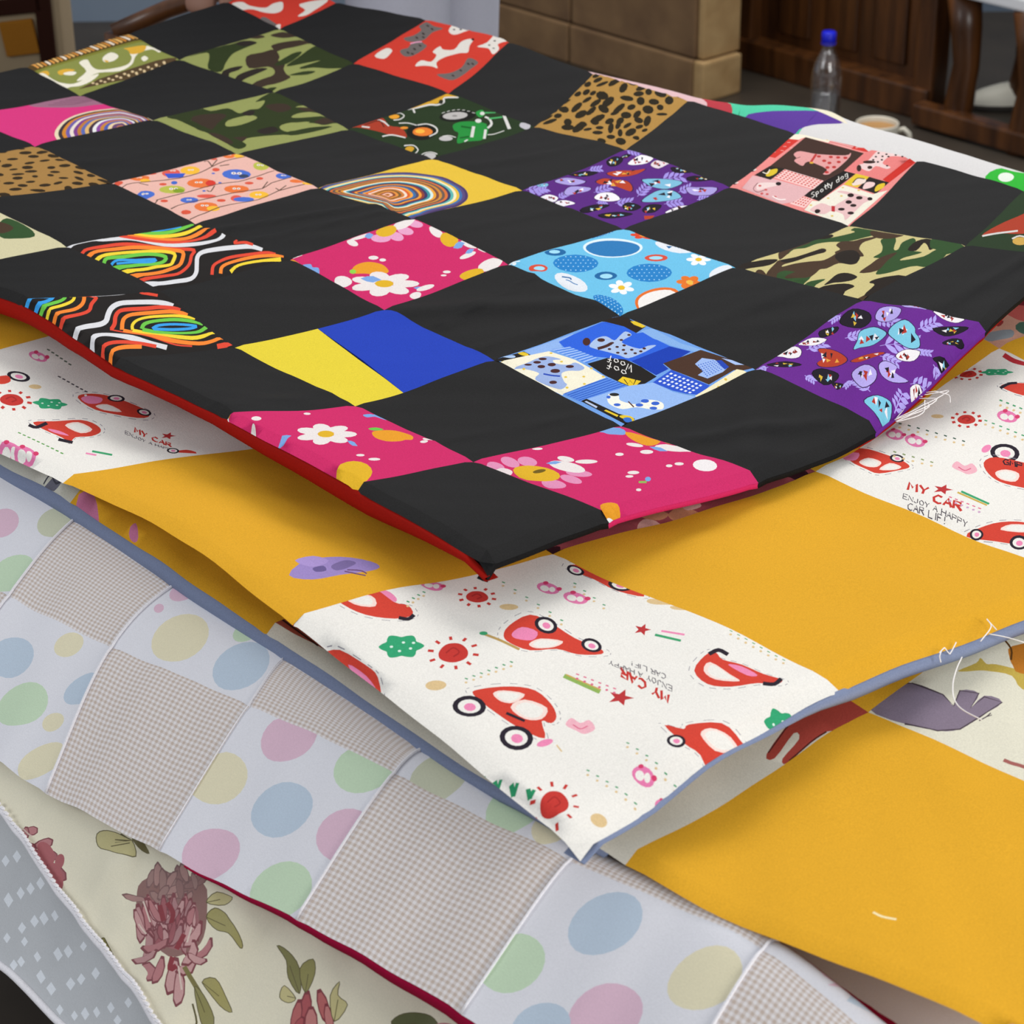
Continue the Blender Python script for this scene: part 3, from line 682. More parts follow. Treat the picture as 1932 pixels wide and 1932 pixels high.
k.poly('#94b6ea', [(690,690),(1020,582),(1200,555),(1340,620),(1520,650),(1060,830),(900,765)]); k.poly('#23201f', [(680,695),(720,678),(950,783),(1070,815),(1000,850),(840,775)]); k.poly('#e0c030', [(845,762),(860,755),(950,795),(940,808)]); k.ell('#e0c030', 1010, 812, 55, 16, 10); k.ell('#3a70c8', 1015, 825, 32, 14); k.poly('#b9c6e0', [(705,700),(720,695),(800,735),(790,745)])
k.blob('#a9bfe2', [(740,300),(790,250),(860,235),(920,265),(960,230),(1000,200),(1045,225),(980,265),(990,290),(1100,320),(1160,300),(1220,295),(1180,320),(1120,350),(1020,390),(960,370),(870,345),(780,322)])
k.ell('#4a2a24', 720, 272, 28, 28); k.stroke('#4a2a24', [(800,322),(860,305),(900,285)], 24)
for e in [(905,283),(940,310),(990,300),(985,330),(1045,328),(1000,355),(1070,352),(1110,338),(945,350),(970,262),(1025,225),(1135,318),(885,325)]: k.ell('#4a2a24', *e, 13, 7)
k.ell('#4a2a24', 825, 262, 28, 13)
k.blob('#9bb0dc', [(200,455),(280,430),(380,385),(450,375),(540,400),(480,405),(500,430),(590,440),(640,425),(705,460),(670,480),(590,480),(540,500),(560,560),(580,580),(540,610),(470,590),(400,560),(350,530),(380,500),(340,480),(250,462)])
for e in [(405,395,30,10),(365,420,28,10),(470,437,30,12),(395,450,28,11),(495,480,35,14),(300,437,28,7),(600,452,30,10),(480,563,28,12)]: k.ell('#4a2a2c', *e)
k.stroke('#2f4cb0', [(410,500),(470,512),(530,518)], 14)
k.blob('#f0eee0', [(870,690),(880,640),(950,650),(965,690),(1080,715),(1160,680),(1260,700),(1270,740),(1180,750),(1080,735),(980,750),(900,725)]); k.ell('#2a2a2a', 920, 643, 35, 12)
for e in [(878,663,15,12),(940,720,25,10),(1140,690,30,14),(1100,720,28,12),(1215,708,30,14),(1200,742,28,10)]: k.ell('#3a63c8', *e)
k.stroke('#5a3428', [(1020,695),(1060,735)], 10)
for e in [(465,350),(570,525),(700,522),(840,520),(705,575),(580,600),(270,465),(755,465),(1720,535),(1670,580),(540,417)]: k.ell('#dfbe4a', *e, 12, 7, 0, 6)
PRINTS1[(1, 2)] = ('#6f9ee0', k.s, 'blue square printed with spotted dogs and the words Woof Woof')
# --- owls
k = Ink(200, 275, 4); BR = '#5a4438'
OWL = {'o': '#e2743c', 'y': '#eeb63a', 'b': '#4a6cc4', 'g': '#b4b64c', 'r': '#d85a4c'}
for c, *e in [('o',255,240,75,22),('y',295,260,40,14),('r',490,205,70,32),('y',635,188,75,32),('o',930,75,50,25),('y',1005,80,40,18),('g',1170,150,60,30),('b',985,215,110,38),('o',715,285,105,38),('g',500,335,100,30),('b',300,370,70,28),('o',985,330,95,30),('b',630,415,70,22),('r',760,385,75,14),('y',1155,372,75,28),('r',985,400,45,25),('b',1040,408,80,20),('o',755,465,90,35),('y',810,480,50,18),('b',1340,225,60,25),('o',1440,265,55,15),('y',1520,280,40,14)]: k.ell(OWL[c], *e, 0, 12)
k.poly('#3b58c0', [(440,210),(600,210),(580,240),(470,245)])
for x, y, r in [(1165,145,16),(985,208,24),(510,330,20),(295,365,16),(505,188,13),(700,278,18),(985,326,18),(745,458,18),(250,236,13),(640,184,14),(1150,368,14),(628,412,12),(1340,222,12),(930,72,10)]:
    for sg in (-1, 1): k.ell('#efe4dc', x + sg * r * .9, y, r * .8, r * .42, 0, 8); k.ell('#3a3438', x + sg * r * .9, y, r * .3, r * .18, 0, 6)
    k.poly('#d89a3a', [(x - r * .2, y + r * .1), (x + r * .2, y + r * .1), (x, y + r * .5)])
k.ell('#d03c30', 790, 285, 40, 25, 0, 10); k.ell('#7f9a2c', 550, 345, 45, 16, 0, 10); k.ell('#3a4660', 1040, 228, 40, 14, 0, 8)
for e in [(830,183,30,14),(430,292,30,12),(1160,245,28,11),(1080,282,35,12),(440,422,30,11),(815,102,25,12),(350,205,35,12),(95,275,35,15),(605,505,40,15),(870,417,35,12),(650,125,40,8)]: k.ell('#d4553f', *e, 0, 8)
for e in [(515,280,25,16),(810,212,14,6),(740,345,14,6),(860,280,14,6)]: k.ell('#3f66c0', *e, 0, 8)
for pts in [[(120,305),(200,280),(350,265),(550,245),(700,210),(800,160),(900,120),(1050,85)],[(380,415),(480,390),(650,345),(850,290),(1000,270),(1100,240),(1180,215),(1270,175)],[(490,480),(600,440),(800,395),(1000,350),(1180,325),(1250,280),(1400,235)],[(630,550),(750,510),(860,470),(1000,440),(1150,410),(1300,340),(1500,290)],
 [(800,160),(770,120),(740,125)],[(800,155),(840,110)],[(1180,325),(1220,270)],[(1310,338),(1280,320)],[(1310,335),(1360,300)],[(820,305),(790,350),(760,340)],[(390,415),(370,430)],[(250,280),(320,300)],[(860,155),(930,145)]]: k.stroke(BR, pts, 9, .6, 2)
PRINTS1[(5, 2)] = ('#e2b2a6', k.s, 'pink square printed with owls on branches')
# --- turquoise print
k = Ink(950, 415, 4); TB = '#2a80c4'
def dotted(e, seed):
    k.ell(TB, *e); rr = random.Random(seed); c, s_ = math.cos(math.radians(e[4] if len(e) > 4 else 0)), math.sin(math.radians(e[4] if len(e) > 4 else 0))
    for i in range(-4, 5):
        for j in range(-2, 3):
            u, v = (i + (.5 if j % 2 else 0)) / 4.6, j / 2.6
            if u * u + v * v < .85: k.ell('#9fd0ee', e[0] + e[2] * u * c - e[3] * v * s_, e[1] + e[2] * u * s_ + e[3] * v * c, 6, 4, 0, 6)
dotted((545,327,172,65), 1); dotted((1100,400,172,68), 2); dotted((735,95,98,26,-14), 3); dotted((790,640,125,50,26), 4)
k.ell('#dcebf2', 825, 208, 225, 74, 0, 36); k.ell('#2f78b4', 825, 212, 205, 62, 0, 24)
k.ell('#e0702c', 1180, 600, 190, 95, -8, 30); k.ell('#ece8e4', 1185, 605, 172, 82, -8, 24)
for c, e, e2 in [('#24669e',(390,247,82,25),(385,245,42,12)),('#d2503c',(1152,287,88,28),(1150,287,52,14)),('#24669e',(772,420,86,34),(775,422,48,20)),('#d2503c',(262,368,72,30),(270,370,42,17))]: k.ell(c, *e); k.ell('#9fd8ee', *e2)
k.ell('#e0e4ea', 1285, 195, 145, 50, 12); k.poly('#24669e', [(1225,195),(1275,192),(1248,218)])
for x in range(5): k.stroke('#3a7ab4', [(1280 + x * 22, 165 + x * 6), (1300 + x * 22, 205 + x * 3)], 6, .6, 0)
k.ell('#e0e4ea', 510, 470, 135, 55, 24); k.stroke('#24669e', [(440,425),(500,435),(510,450)], 12); k.stroke('#3a7ab4', [(470,450),(500,460),(530,480),(560,490)], 8); k.ell('#e0e4ea', 1640, 385, 95, 32, -22)
k.flower('#eef0f2', 1472, 300, 92, 48, 6, '#e6bc30'); k.flower('#eef0f2', 890, 508, 98, 52, 6, '#e6bc30', rot=.3); k.flower('#e2762c', 1405, 464, 100, 42, 6, '#eeb84a', .42); k.flower('#d8462c', 1050, 107, 92, 30, 6, '#ee9a3a', .42); k.flower('#e4ecf0', 70, 310, 55, 24, 5, '#dcebf2')
PRINTS1[(2, 3)] = ('#6cbde2', k.s, 'turquoise square printed with dotted discs, rings and daisies')
# --- yellow swirl
k = Ink(600, 285, 4)
O = [(-60,285),(50,255),(250,200),(430,165),(560,155),(700,155),(850,175),(980,210),(1080,265),(1130,320),(1120,370),(1060,405),(980,425),(850,460),(760,490),(620,500),(480,430),(300,370),(100,320)]
cyc = ['#4a3a66','#5a4a78','#3f6fa8','#e0b83a','#ece0bc','#5cb0aa','#3c3a5c','#d2713a','#6a584e','#cc8a3a','#7a4a40','#e6a03a','#cfe4e0','#3f8f98','#3a3460','#8a3f34','#e89a3a','#544a60','#3c6ea4','#e8a040','#d8602c','#ead6c4','#c87838','#7a5a30','#e09040','#8a4a34','#f0b8a0','#b06a30']
for i, c in enumerate(cyc):
    f = 1 - i / len(cyc); cx, cy = 520, 318
    k.poly(c, [(cx + (x - cx) * f, cy + (y - cy) * (f ** .9)) for x, y in O], 3)
PRINTS1[(4, 3)] = ('#dfb93c', k.s, 'yellow square with a multicoloured swirl')
# --- purple butterflies
def wing(k, col, pts, seed):
    """one butterfly wing with a scatter of small geometric patches and a dark rim"""
    rr = random.Random(seed); P = np.array(pts, float); c0 = P.mean(0); dark = col == '#231e28'
    k.blob('#3a2050' if not dark else '#15121a', [tuple(c0 + (p - c0) * 1.07) for p in P]); k.blob(col, pts)
    pal = ['#d8b43c', '#86c4dc', '#b0372e', '#ece8ea'] if dark else (['#b0372e', '#26202c', '#8a2f2a'] if col in ('#ece8ee', '#ece8ea', '#e0d4da') else (['#ece8ea', '#26202c', '#e0a040'] if col in ('#b4432a', '#b4402a') else ['#ece8ee', '#b0372e', '#26202c']))
    ext = (P.max(0) - P.min(0)); ax = np.array([ext[0], (P[np.argmax(P[:, 0])] - P[np.argmin(P[:, 0])])[1]]) * .5
    for i in range(6):
        f = rr.uniform(-.55, .55); q = c0 + ax * f + np.array([0, ext[1] * rr.uniform(-.24, .24)]); r = ext[0] * rr.uniform(.05, .10); h = ext[1] * rr.uniform(.10, .2); a_ = rr.uniform(0, 6.28)
        k.poly(pal[i % len(pal)], [(q[0] + r * math.cos(a_ + v) * 1.2, q[1] + h * math.sin(a_ + v) * 1.2) for v in (0, 2.2 + rr.uniform(-.4, .4), 4.1 + rr.uniform(-.4, .4))])
def leaves(k, col, cl, s=1.0):
    for x, y, dx, dy in cl:
        L = math.hypot(dx, dy); k.stroke(col, [(x, y), (x + dx, y + dy)], 5, .6, 0)
        for f in (.15, .4, .65, .9):
            for sg in (1, -1):
                k.leaf(col, x + dx * f, y + dy * f, x + dx * f + (dx * .35 - sg * dy * .5) * s, y + dy * f + (dy * .35 + sg * dx * .28) * s, L * .07 + 2)
LV, LB = '#9f8fdc', '#7ab6d2'
k = Ink(970, 265, 4)
leaves(k, LV, [(840,70,100,25),(560,215,90,-10),(930,420,70,-80),(600,385,110,-40),(1100,290,160,-20),(1130,480,120,-20),(760,470,120,-10),(90,370,130,-10),(150,395,90,-30),(1240,385,90,-40),(330,430,70,-40),(1380,440,80,-20),(620,465,70,-5)])
for c, pts in [('#b4432a',[(620,300),(680,278),(760,290),(850,300),(890,340),(880,380),(800,350),(730,325),(650,320)]),('#b4432a',[(700,240),(780,222),(900,225),(990,215),(930,250),(840,268),(750,265)]),
 (LB,[(970,290),(1100,285),(1250,300),(1255,325),(1150,360),(1050,345),(1000,320)]),(LB,[(1000,420),(1100,370),(1200,375),(1255,410),(1240,435),(1100,460),(970,460)]),(LB,[(170,330),(250,325),(250,345),(190,352)]),
 ('#ece8ee',[(860,165),(960,110),(1050,125),(1000,170),(900,182)]),('#e0d4da',[(1030,185),(1080,145),(1170,165),(1090,212)]),('#ece8ee',[(605,425),(650,390),(740,390),(800,440),(720,455),(640,445)]),('#ece8ee',[(190,420),(270,405),(330,425),(310,450),(240,440)]),('#ece8ee',[(310,455),(390,445),(460,465),(420,480),(350,478)]),('#ece8ee',[(1140,535),(1250,490),(1330,480),(1220,530)]),
 ('#231e28',[(700,150),(760,120),(820,140),(780,180),(720,185)]),('#231e28',[(800,130),(840,105),(880,110),(850,130)]),('#231e28',[(420,240),(520,225),(630,230),(560,260),(450,262)]),('#231e28',[(1185,205),(1270,200),(1330,235),(1220,240)]),('#231e28',[(1310,275),(1400,260),(1510,275),(1440,300),(1330,300)]),('#231e28',[(500,520),(600,480),(715,485),(650,520),(560,540)]),('#231e28',[(640,560),(780,540),(890,555),(800,580),(700,585)]),('#231e28',[(820,490),(870,465),(955,500),(900,530),(840,525)]),('#231e28',[(970,520),(1020,485),(1110,490),(1060,540),(990,545)]),
 ('#a79bd8',[(310,300),(400,275),(540,300),(450,330),(340,320)]),('#a79bd8',[(380,380),(430,340),(570,345),(560,370),(470,390),(400,405)]),('#a79bd8',[(1300,350),(1380,350),(1530,355),(1480,400),(1380,410),(1320,390)])]: wing(k, c, pts, int(pts[0][0]))
k.poly('#b4432a', [(980,570),(1060,562),(1040,580),(985,590)])
PRINTS1[(3, 4)] = ('#58297c', k.s, 'purple square printed with butterflies and leaves')
k = Ink(1232, 550, 2.76)
leaves(k, '#b0a2ea', [(1000,240,90,-20),(1180,300,180,-20),(800,300,90,-30),(600,400,-60,10),(1380,200,90,-40),(1130,540,-70,-50),(1040,480,-40,30),(1180,360,90,20),(1370,310,70,10),(1620,310,60,-10),(1260,600,40,-70),(1340,480,100,-20),(1460,380,50,40),(980,120,-50,30),(1160,140,90,40),(790,440,50,30)])
for c, pts in [('#7cc4dc',[(1045,300),(1065,255),(1080,205),(1150,185),(1200,215),(1210,245),(1150,285),(1080,292)]),('#7cc4dc',[(1225,235),(1250,195),(1310,170),(1360,195),(1365,220),(1385,240),(1385,285),(1330,295),(1260,270)]),('#7cc4dc',[(1100,580),(1170,550),(1235,575),(1240,620),(1200,660),(1130,610)]),
 ('#231e28',[(980,140),(1040,90),(1120,110),(1130,150),(1080,185),(990,170)]),('#231e28',[(1460,190),(1560,180),(1640,185),(1590,215),(1520,225)]),('#231e28',[(1510,260),(1560,240),(1620,250),(1590,275),(1530,275)]),('#231e28',[(870,200),(960,180),(950,210),(880,235)]),('#231e28',[(600,380),(690,365),(770,385),(700,400),(620,395)]),('#231e28',[(830,430),(880,405),(960,430),(950,470),(890,490)]),('#231e28',[(930,480),(990,495),(960,520)]),('#231e28',[(1460,350),(1520,340),(1620,365),(1560,395),(1500,380)]),
 ('#ece8ea',[(1460,110),(1510,95),(1620,130),(1590,160),(1530,150)]),('#ece8ea',[(760,265),(830,235),(905,245),(850,275),(780,275)]),('#ece8ea',[(640,315),(720,275),(770,300),(760,340),(700,345)]),('#ece8ea',[(1265,345),(1320,305),(1390,310),(1360,360),(1290,365)]),('#ece8ea',[(1340,500),(1390,470),(1410,500),(1360,540)]),
 ('#b4402a',[(860,300),(920,300),(980,325),(1010,360),(960,390),(880,395),(855,375),(890,345)]),('#b4402a',[(1030,365),(1100,340),(1200,340),(1180,355),(1080,375)]),
 ('#b3a6e6',[(1180,90),(1240,80),(1290,105),(1270,150),(1220,165),(1160,140)]),('#b3a6e6',[(1300,65),(1380,70),(1430,95),(1370,105),(1310,95)]),('#b3a6e6',[(1040,430),(1100,400),(1160,440),(1150,490),(1090,525),(1045,480)]),('#b3a6e6',[(1175,410),(1210,385),(1270,400),(1260,430),(1330,465),(1250,475),(1190,455)])]: wing(k, c, pts, int(pts[0][0]))
PRINTS1[(0, 3)] = ('#692b8d', k.s, 'purple square printed with butterflies and leaves')
# --- spotty dog
k = Ink(1370, 230, 4)
k.poly('#ece4cf', [(470,115),(580,30),(760,85),(815,108),(770,152),(680,132),(600,112),(545,132)]); k.stroke('#c99a98', [(590,60),(620,75),(680,65),(740,75)], 8)
k.poly('#cf3a32', [(470,115),(550,135),(370,270),(305,240)])
for x, y in [(460,150),(410,212),(480,190),(350,215),(430,180)]: k.stroke('#eeb8b0', [(x, y), (x + 25, y + 2)], 6, .6, 0)
k.poly('#43302a', [(600,112),(1040,235),(890,362),(735,442),(450,355),(330,332)])
k.poly('#e8a8a4', [(815,108),(995,158),(945,202),(770,152)]); k.stripes('#cf6a68', (815,110), (770,152), (945,200), (995,158), 4, .45); k.poly('#cf3a32', [(995,158),(1085,178),(1040,222),(945,198)])
for x, y in [(985,170),(1040,185),(975,195)]: k.stroke('#f0c4bc', [(x, y), (x + 20, y - 5)], 6, .6, 0)
k.poly('#e07f7c', [(1085,178),(1430,250),(1180,442),(1060,412),(895,357),(1040,235)]); k.poly('#c9342c', [(1395,250),(1470,262),(1225,465),(1180,437)])
k.poly('#dcbc34', [(980,388),(1080,415),(990,497),(888,470)]); k.poly('#2a2522', [(1080,415),(1230,460),(1130,545),(993,500)])
k.blob('#e8d4c8', [(950,465),(990,425),(1050,430),(1045,460),(970,480)]); k.stroke('#3a3026', [(955,460),(990,425),(1045,430)], 8); k.blob('#e8c8c4', [(1030,500),(1060,455),(1120,460),(1110,490),(1050,510)]); k.blob('#dcbc34', [(1120,520),(1140,480),(1195,465),(1190,495),(1140,525)])
k.poly('#241f1e', [(890,362),(978,390),(700,597),(578,550),(740,440)]); k.text('#e8e4de', 'Spotty dog', 645, 572, 33, -20, -6, -38, 6, .7)
k.poly('#f0c8c4', [(440,352),(735,440),(660,502),(500,455),(362,412)]); k.checks('#cc4a44', (440,355), (735,442), (660,500), (365,412), 11, 5, .55)
k.poly('#f0c8c4', [(560,553),(655,580),(590,645),(480,612)]); k.checks('#cc4a44', (560,556), (650,582), (590,642), (488,610), 5, 4, .55)
k.poly('#dcaeb0', [(200,400),(362,425),(645,502),(580,560),(500,605),(420,605),(120,492)]); k.poly('#2a2522', [(213,397),(330,330),(445,350),(335,432)]); k.blob('#d8bc34', [(300,400),(320,365),(385,350),(380,380),(330,405)]); k.stroke('#e6dcd0', [(275,375),(310,385),(330,355)], 8)
k.poly('#e8e2d2', [(700,597),(885,473),(1110,547),(1220,510),(905,770),(590,655),(650,592)])
k.blob('#dc9c9a', [(510,240),(560,215),(690,240),(900,250),(940,230),(930,265),(860,330),(800,370),(770,390),(730,385),(760,350),(640,300),(600,305),(575,328),(515,295),(530,270)])
for e in [(700,258),(790,262),(845,265),(900,268),(740,290),(780,305),(850,298),(765,338),(815,335),(760,372)]: k.ell('#b83a38', *e, 16, 9)
k.stroke('#b83a38', [(680,240),(640,300)], 18); k.stroke('#5a3430', [(525,275),(560,262)], 5); k.ell('#d8a840', 645, 305, 16, 7)
k.blob('#e6c9c6', [(1000,320),(1060,300),(1140,220),(1190,205),(1280,235),(1350,265),(1240,260),(1180,310),(1240,340),(1210,355),(1130,330),(1080,370),(1020,345)])
for e in [(1150,235),(1200,215),(1255,232),(1180,260),(1130,262),(1210,245),(1175,285),(1225,262),(1280,250),(1110,285),(1215,330),(1145,300),(1330,262)]: k.ell('#2a2222', *e, 9, 6)
for e in [(1003,345,18,26),(1080,300,48,11),(1085,340,19,13)]: k.ell('#3a2824', *e)
k.blob('#e0b9b8', [(640,650),(720,610),(800,635),(850,610),(930,560),(840,530),(870,520),(960,540),(1100,580),(1040,610),(960,690),(900,740),(880,700),(800,670),(740,695),(650,670)])
for e in [(940,555,25,14),(1005,573,25,12),(925,603,24,13),(960,628,24,12),(870,658,26,12),(1085,580,20,12),(690,670,22,15),(940,690,25,12)]: k.ell('#2c2020', *e)
k.poly('#b83238', [(795,630),(822,632),(820,680),(795,675)]); k.blob('#e8d0cc', [(230,480),(260,455),(380,455),(390,475),(320,490),(240,510)]); k.ell('#2a2224', 395, 462, 21, 14); k.stroke('#7a4a4a', [(240,455),(205,500),(240,525),(290,510)], 5)
for e in [(300,508),(255,478),(310,540),(270,535),(370,560)]: k.ell('#c85a5a', *e, 12, 7)
k.stroke('#f0e4e0', [(350,555),(400,580),(450,580)], 10)
for e in [(770,575),(870,560),(880,495),(640,625),(800,710),(1000,520),(710,100),(765,130)]: k.ell('#d8bc5a', *e, 11, 6, 0, 6)
for x, y in [(205,355),(70,455)]: k.ell('#4a3a38', x, y, 16, 12, 0, 8); k.ell('#e6d6d0', x + 12, y - 5, 14, 10, 0, 8)
PRINTS1[(2, 5)] = ('#e58a86', k.s, 'red and pink square printed with dogs and the words Spotty dog')
# --- camouflage
TAN, CG, CB, CK = '#c9bd84', '#34502e', '#49382b', '#2b2521'
k = Ink(1380, 410, 4)
for c, pts in [(CG,[(200,260),(430,175),(470,185),(330,235),(240,262)]),(CG,[(420,280),(470,240),(560,230),(640,200),(740,185),(870,180),(1000,150),(1140,110),(960,72),(900,95),(930,112),(800,145),(700,160),(560,152),(450,178)]),(CB,[(355,300),(360,250),(410,205),(460,195),(560,175),(600,185),(520,215),(450,245),(420,280),(370,320)]),(CK,[(610,155),(680,125),(740,120),(770,145),(700,165)]),
 (CB,[(360,325),(460,310),(600,265),(680,235),(715,245),(700,270),(620,290),(500,330),(400,355),(385,372),(480,350),(600,335),(700,325),(780,285),(780,265),(820,240),(790,210),(830,180),(920,175),(1000,155),(1130,140),(1060,165),(990,190),(965,240),(1000,290),(965,300),(950,340),(900,355),(810,345),(720,385),(670,392),(640,420),(600,450),(540,495),(520,470),(440,490),(350,450),(270,430),(270,410),(330,350)]),
 (CK,[(780,300),(830,260),(920,250),(970,290),(950,335),(890,352),(820,338)]),(CK,[(370,325),(500,300),(640,250),(700,242),(700,265),(560,310),(430,345)]),
 (CK,[(0,372),(90,315),(170,295),(185,305),(150,335),(260,318),(350,320),(290,360),(150,380)]),(CB,[(180,430),(190,395),(240,400),(300,460),(280,475)]),(CG,[(340,440),(400,400),(520,420),(600,450),(540,500),(600,480),(710,462),(640,505),(570,545),(430,505)]),(CB,[(400,450),(520,400),(600,410),(590,450),(500,460)]),
 (CK,[(735,475),(800,425),(880,415),(950,440),(910,470),(830,485),(770,490),(700,510)]),(CK,[(590,555),(700,515),(850,495),(930,515),(860,550),(790,605)]),
 (CG,[(1130,165),(1240,155),(1225,240),(1260,240),(1290,190),(1370,155),(1390,190),(1330,240),(1440,255),(1370,280),(1300,300),(1280,320),(1450,290),(1550,235),(1640,250),(1500,350),(1350,365),(1200,410),(1095,425),(1110,385),(1180,310),(1070,300),(1130,265),(1140,220)]),(CB,[(965,412),(1050,350),(1120,300),(1250,260),(1180,320),(1100,395)]),(CK,[(1330,240),(1400,180),(1500,160),(1560,200),(1500,240),(1480,210),(1450,195),(1395,245)]),(CG,[(1520,150),(1650,160),(1780,205),(1700,240),(1600,275),(1540,290),(1550,240),(1500,220)]),(CB,[(1060,100),(1300,130),(1200,160),(1080,150)]),
 (CK,[(1040,490),(1080,465),(1200,440),(1350,440),(1100,570),(1000,580),(1080,505)]),(CB,[(900,620),(1000,578),(1060,595),(1000,625)]),(CG,[(800,605),(850,590),(840,610)])]: k.blob(c, pts)
PRINTS1[(1, 4)] = (TAN, k.s, 'camouflage print square')
DG, DB = '#2e381d', '#3b2f26'; TG = '#8e9457'
k = Ink(310, 40, 4)
for c, pts in [(DG,[(180,270),(350,205),(500,180),(600,150),(700,165),(640,195),(540,235),(500,265),(460,320),(430,375),(330,350),(340,280),(320,240)]),(DB,[(610,130),(700,98),(760,120),(700,135),(650,130)]),(DB,[(800,110),(870,85),(950,80),(1010,110),(900,130)]),(DB,[(810,185),(900,160),(1070,140),(1100,160),(1000,190),(900,210),(840,230),(820,210)]),
 (DB,[(620,265),(740,235),(830,215),(870,260),(860,290),(910,310),(900,350),(920,390),(950,420),(830,470),(680,490),(620,480),(740,430),(820,400),(830,360),(780,335),(640,350)]),(CK,[(520,430),(580,390),(700,350),(780,350),(700,390),(600,430),(540,445)]),(CK,[(430,385),(500,350),(590,335),(560,365),(490,390),(490,420)]),
 (DG,[(920,330),(1000,270),(1110,200),(1180,180),(1380,270),(1440,310),(1280,350),(1130,340),(1040,350),(1030,335),(1180,290),(1050,310)]),(DG,[(940,400),(1050,370),(1140,370),(1080,395)]),(DG,[(660,510),(760,500),(850,500),(740,535)]),(CK,[(540,170),(640,150),(700,170),(600,195)]),(DG,[(830,320),(960,240),(1040,230),(930,310)])]: k.blob(c, pts)
PRINTS1[(7, 4)] = (TG, k.s, 'camouflage print square')
k = Ink(310, 40, 4)
for c, pts in [(DG,[(20,715),(250,655),(350,680),(480,660),(560,700),(600,690),(650,670),(720,660),(760,600),(700,610),(700,600),(850,515),(1060,600),(990,650),(1130,640),(1230,690),(1100,685),(1000,700),(960,730),(1050,730),(1250,710),(1370,730),(1220,780),(1130,770),(960,770),(870,800),(940,830),(1100,800),(1270,790),(1000,860),(900,860),(700,880),(600,900),(530,945),(400,870),(200,785),(340,750),(120,750)]),
 (TG,[(470,800),(480,760),(620,720),(690,725),(690,750),(580,790)]),(DB,[(220,720),(400,700),(470,720),(400,780),(330,840),(220,795)]),(DB,[(480,895),(620,880),(600,910),(540,935)]),(DB,[(1010,660),(1120,640),(1200,670),(1080,680)]),(DB,[(1130,760),(1250,715),(1320,730),(1220,775)]),(TG,[(870,805),(960,775),(1100,760),(1000,800),(930,835)]),(CK,[(600,690),(680,680),(660,720),(600,715)]),(DG,[(20,715),(200,790),(330,850),(470,930),(560,965),(620,935),(500,880),(330,810),(180,745)]),(DB,[(330,850),(420,860),(520,920),(470,930)]),(CK,[(700,830),(820,800),(860,830),(760,860)]),(DB,[(760,640),(900,620),(960,660),(860,690)])]: k.blob(c, pts)
PRINTS1[(6, 3)] = (TG, k.s, 'camouflage print square')
k = Ink(0, 0, 2.76)
for c, pts in [(CG,[(0,1150),(60,1130),(150,1180),(180,1230),(80,1240),(0,1230)]),(CB,[(-60,1160),(0,1150),(70,1180),(20,1210),(-60,1200)]),(CK,[(-200,1100),(-60,1090),(0,1120),(-80,1140)]),(CG,[(-300,1180),(-150,1160),(-80,1220),(-200,1240)])]: k.blob(c, pts)
PRINTS1[(5, 0)] = ('#cdc6a0', k.s, 'camouflage print square')
# --- tractors
k = Ink(650, 160, 4); WW = '#d2d0cc'
k.poly('#cf9f2e', [(440,170),(740,38),(860,90),(760,100),(700,140),(600,155),(510,172)]); k.stroke('#8a5a20', [(640,120),(760,60)], 10); k.stroke(WW, [(440,172),(520,177),(640,150),(700,150),(750,130),(755,100),(860,95)], 14); k.stroke(WW, [(515,175),(530,212)], 14); k.ell('#2a2a20', 728, 128, 16, 16)
k.blob('#a33a26', [(30,295),(220,245),(290,250),(340,310),(430,330),(470,400),(350,380),(280,360),(140,325)]); k.stroke(WW, [(130,310),(190,320)], 14); k.stroke(WW, [(250,262),(300,280),(335,312)], 12); k.stroke(WW, [(285,388),(360,378),(460,402)], 12); k.stroke('#5a2418', [(150,300),(260,270),(300,320)], 10)
k.ell('#e09a2e', 375, 242, 40, 18); k.stroke(WW, [(330,210),(400,205),(450,235),(420,262),(370,268)], 9); k.ell('#191a16', 580, 362, 112, 62); k.ell('#dd7a2e', 590, 360, 76, 32); k.ell('#eeb040', 570, 355, 36, 15); k.stroke(WW, [(550,310),(620,302),(690,330),(695,365),(640,395)], 12); k.stroke(WW, [(410,290),(480,290),(545,312)], 10); k.ell('#dd8a2e', 450, 330, 30, 10)
k.ell('#191a16', 855, 238, 140, 48, -5); k.ell('#b4b0ae', 835, 236, 95, 31, -4); k.ell('#8a8684', 832, 238, 20, 8)
for a in range(7): k.stroke(WW, [(735 + a * 38, 215 - 28 * math.sin(a / 6 * 3)), (757 + a * 38, 212 - 28 * math.sin((a + .5) / 6 * 3))], 9, .5, 0)
k.blob('#25883a', [(820,310),(900,285),(1070,300),(1060,420),(920,440),(850,450),(860,370),(830,350)]); k.blob('#2a9440', [(990,210),(1040,190),(1060,225),(1020,250)]); k.stroke('#145a22', [(880,320),(960,330)], 14); k.stroke('#145a22', [(870,410),(940,400)], 16)
k.stroke(WW, [(975,318),(960,405)], 24); k.stroke(WW, [(1065,340),(1055,420)], 20); k.ell(WW, 1010, 278, 24, 16); k.ell(WW, 1040, 218, 18, 14); k.stroke(WW, [(1060,245),(1090,260),(1110,300),(1080,330)], 18); k.stroke('#4aa862', [(1060,212),(1140,205)], 16); k.stroke('#4aa862', [(1090,260),(1190,246)], 16); k.stroke(WW, [(1205,230),(1245,340)], 26); k.stroke(WW, [(1080,387),(1130,382),(1205,355)], 8)
k.ell('#b8b5b4', 765, 413, 52, 20); k.stroke(WW, [(740,395),(790,390),(840,405)], 7); k.stroke(WW, [(905,440),(930,425)], 12)
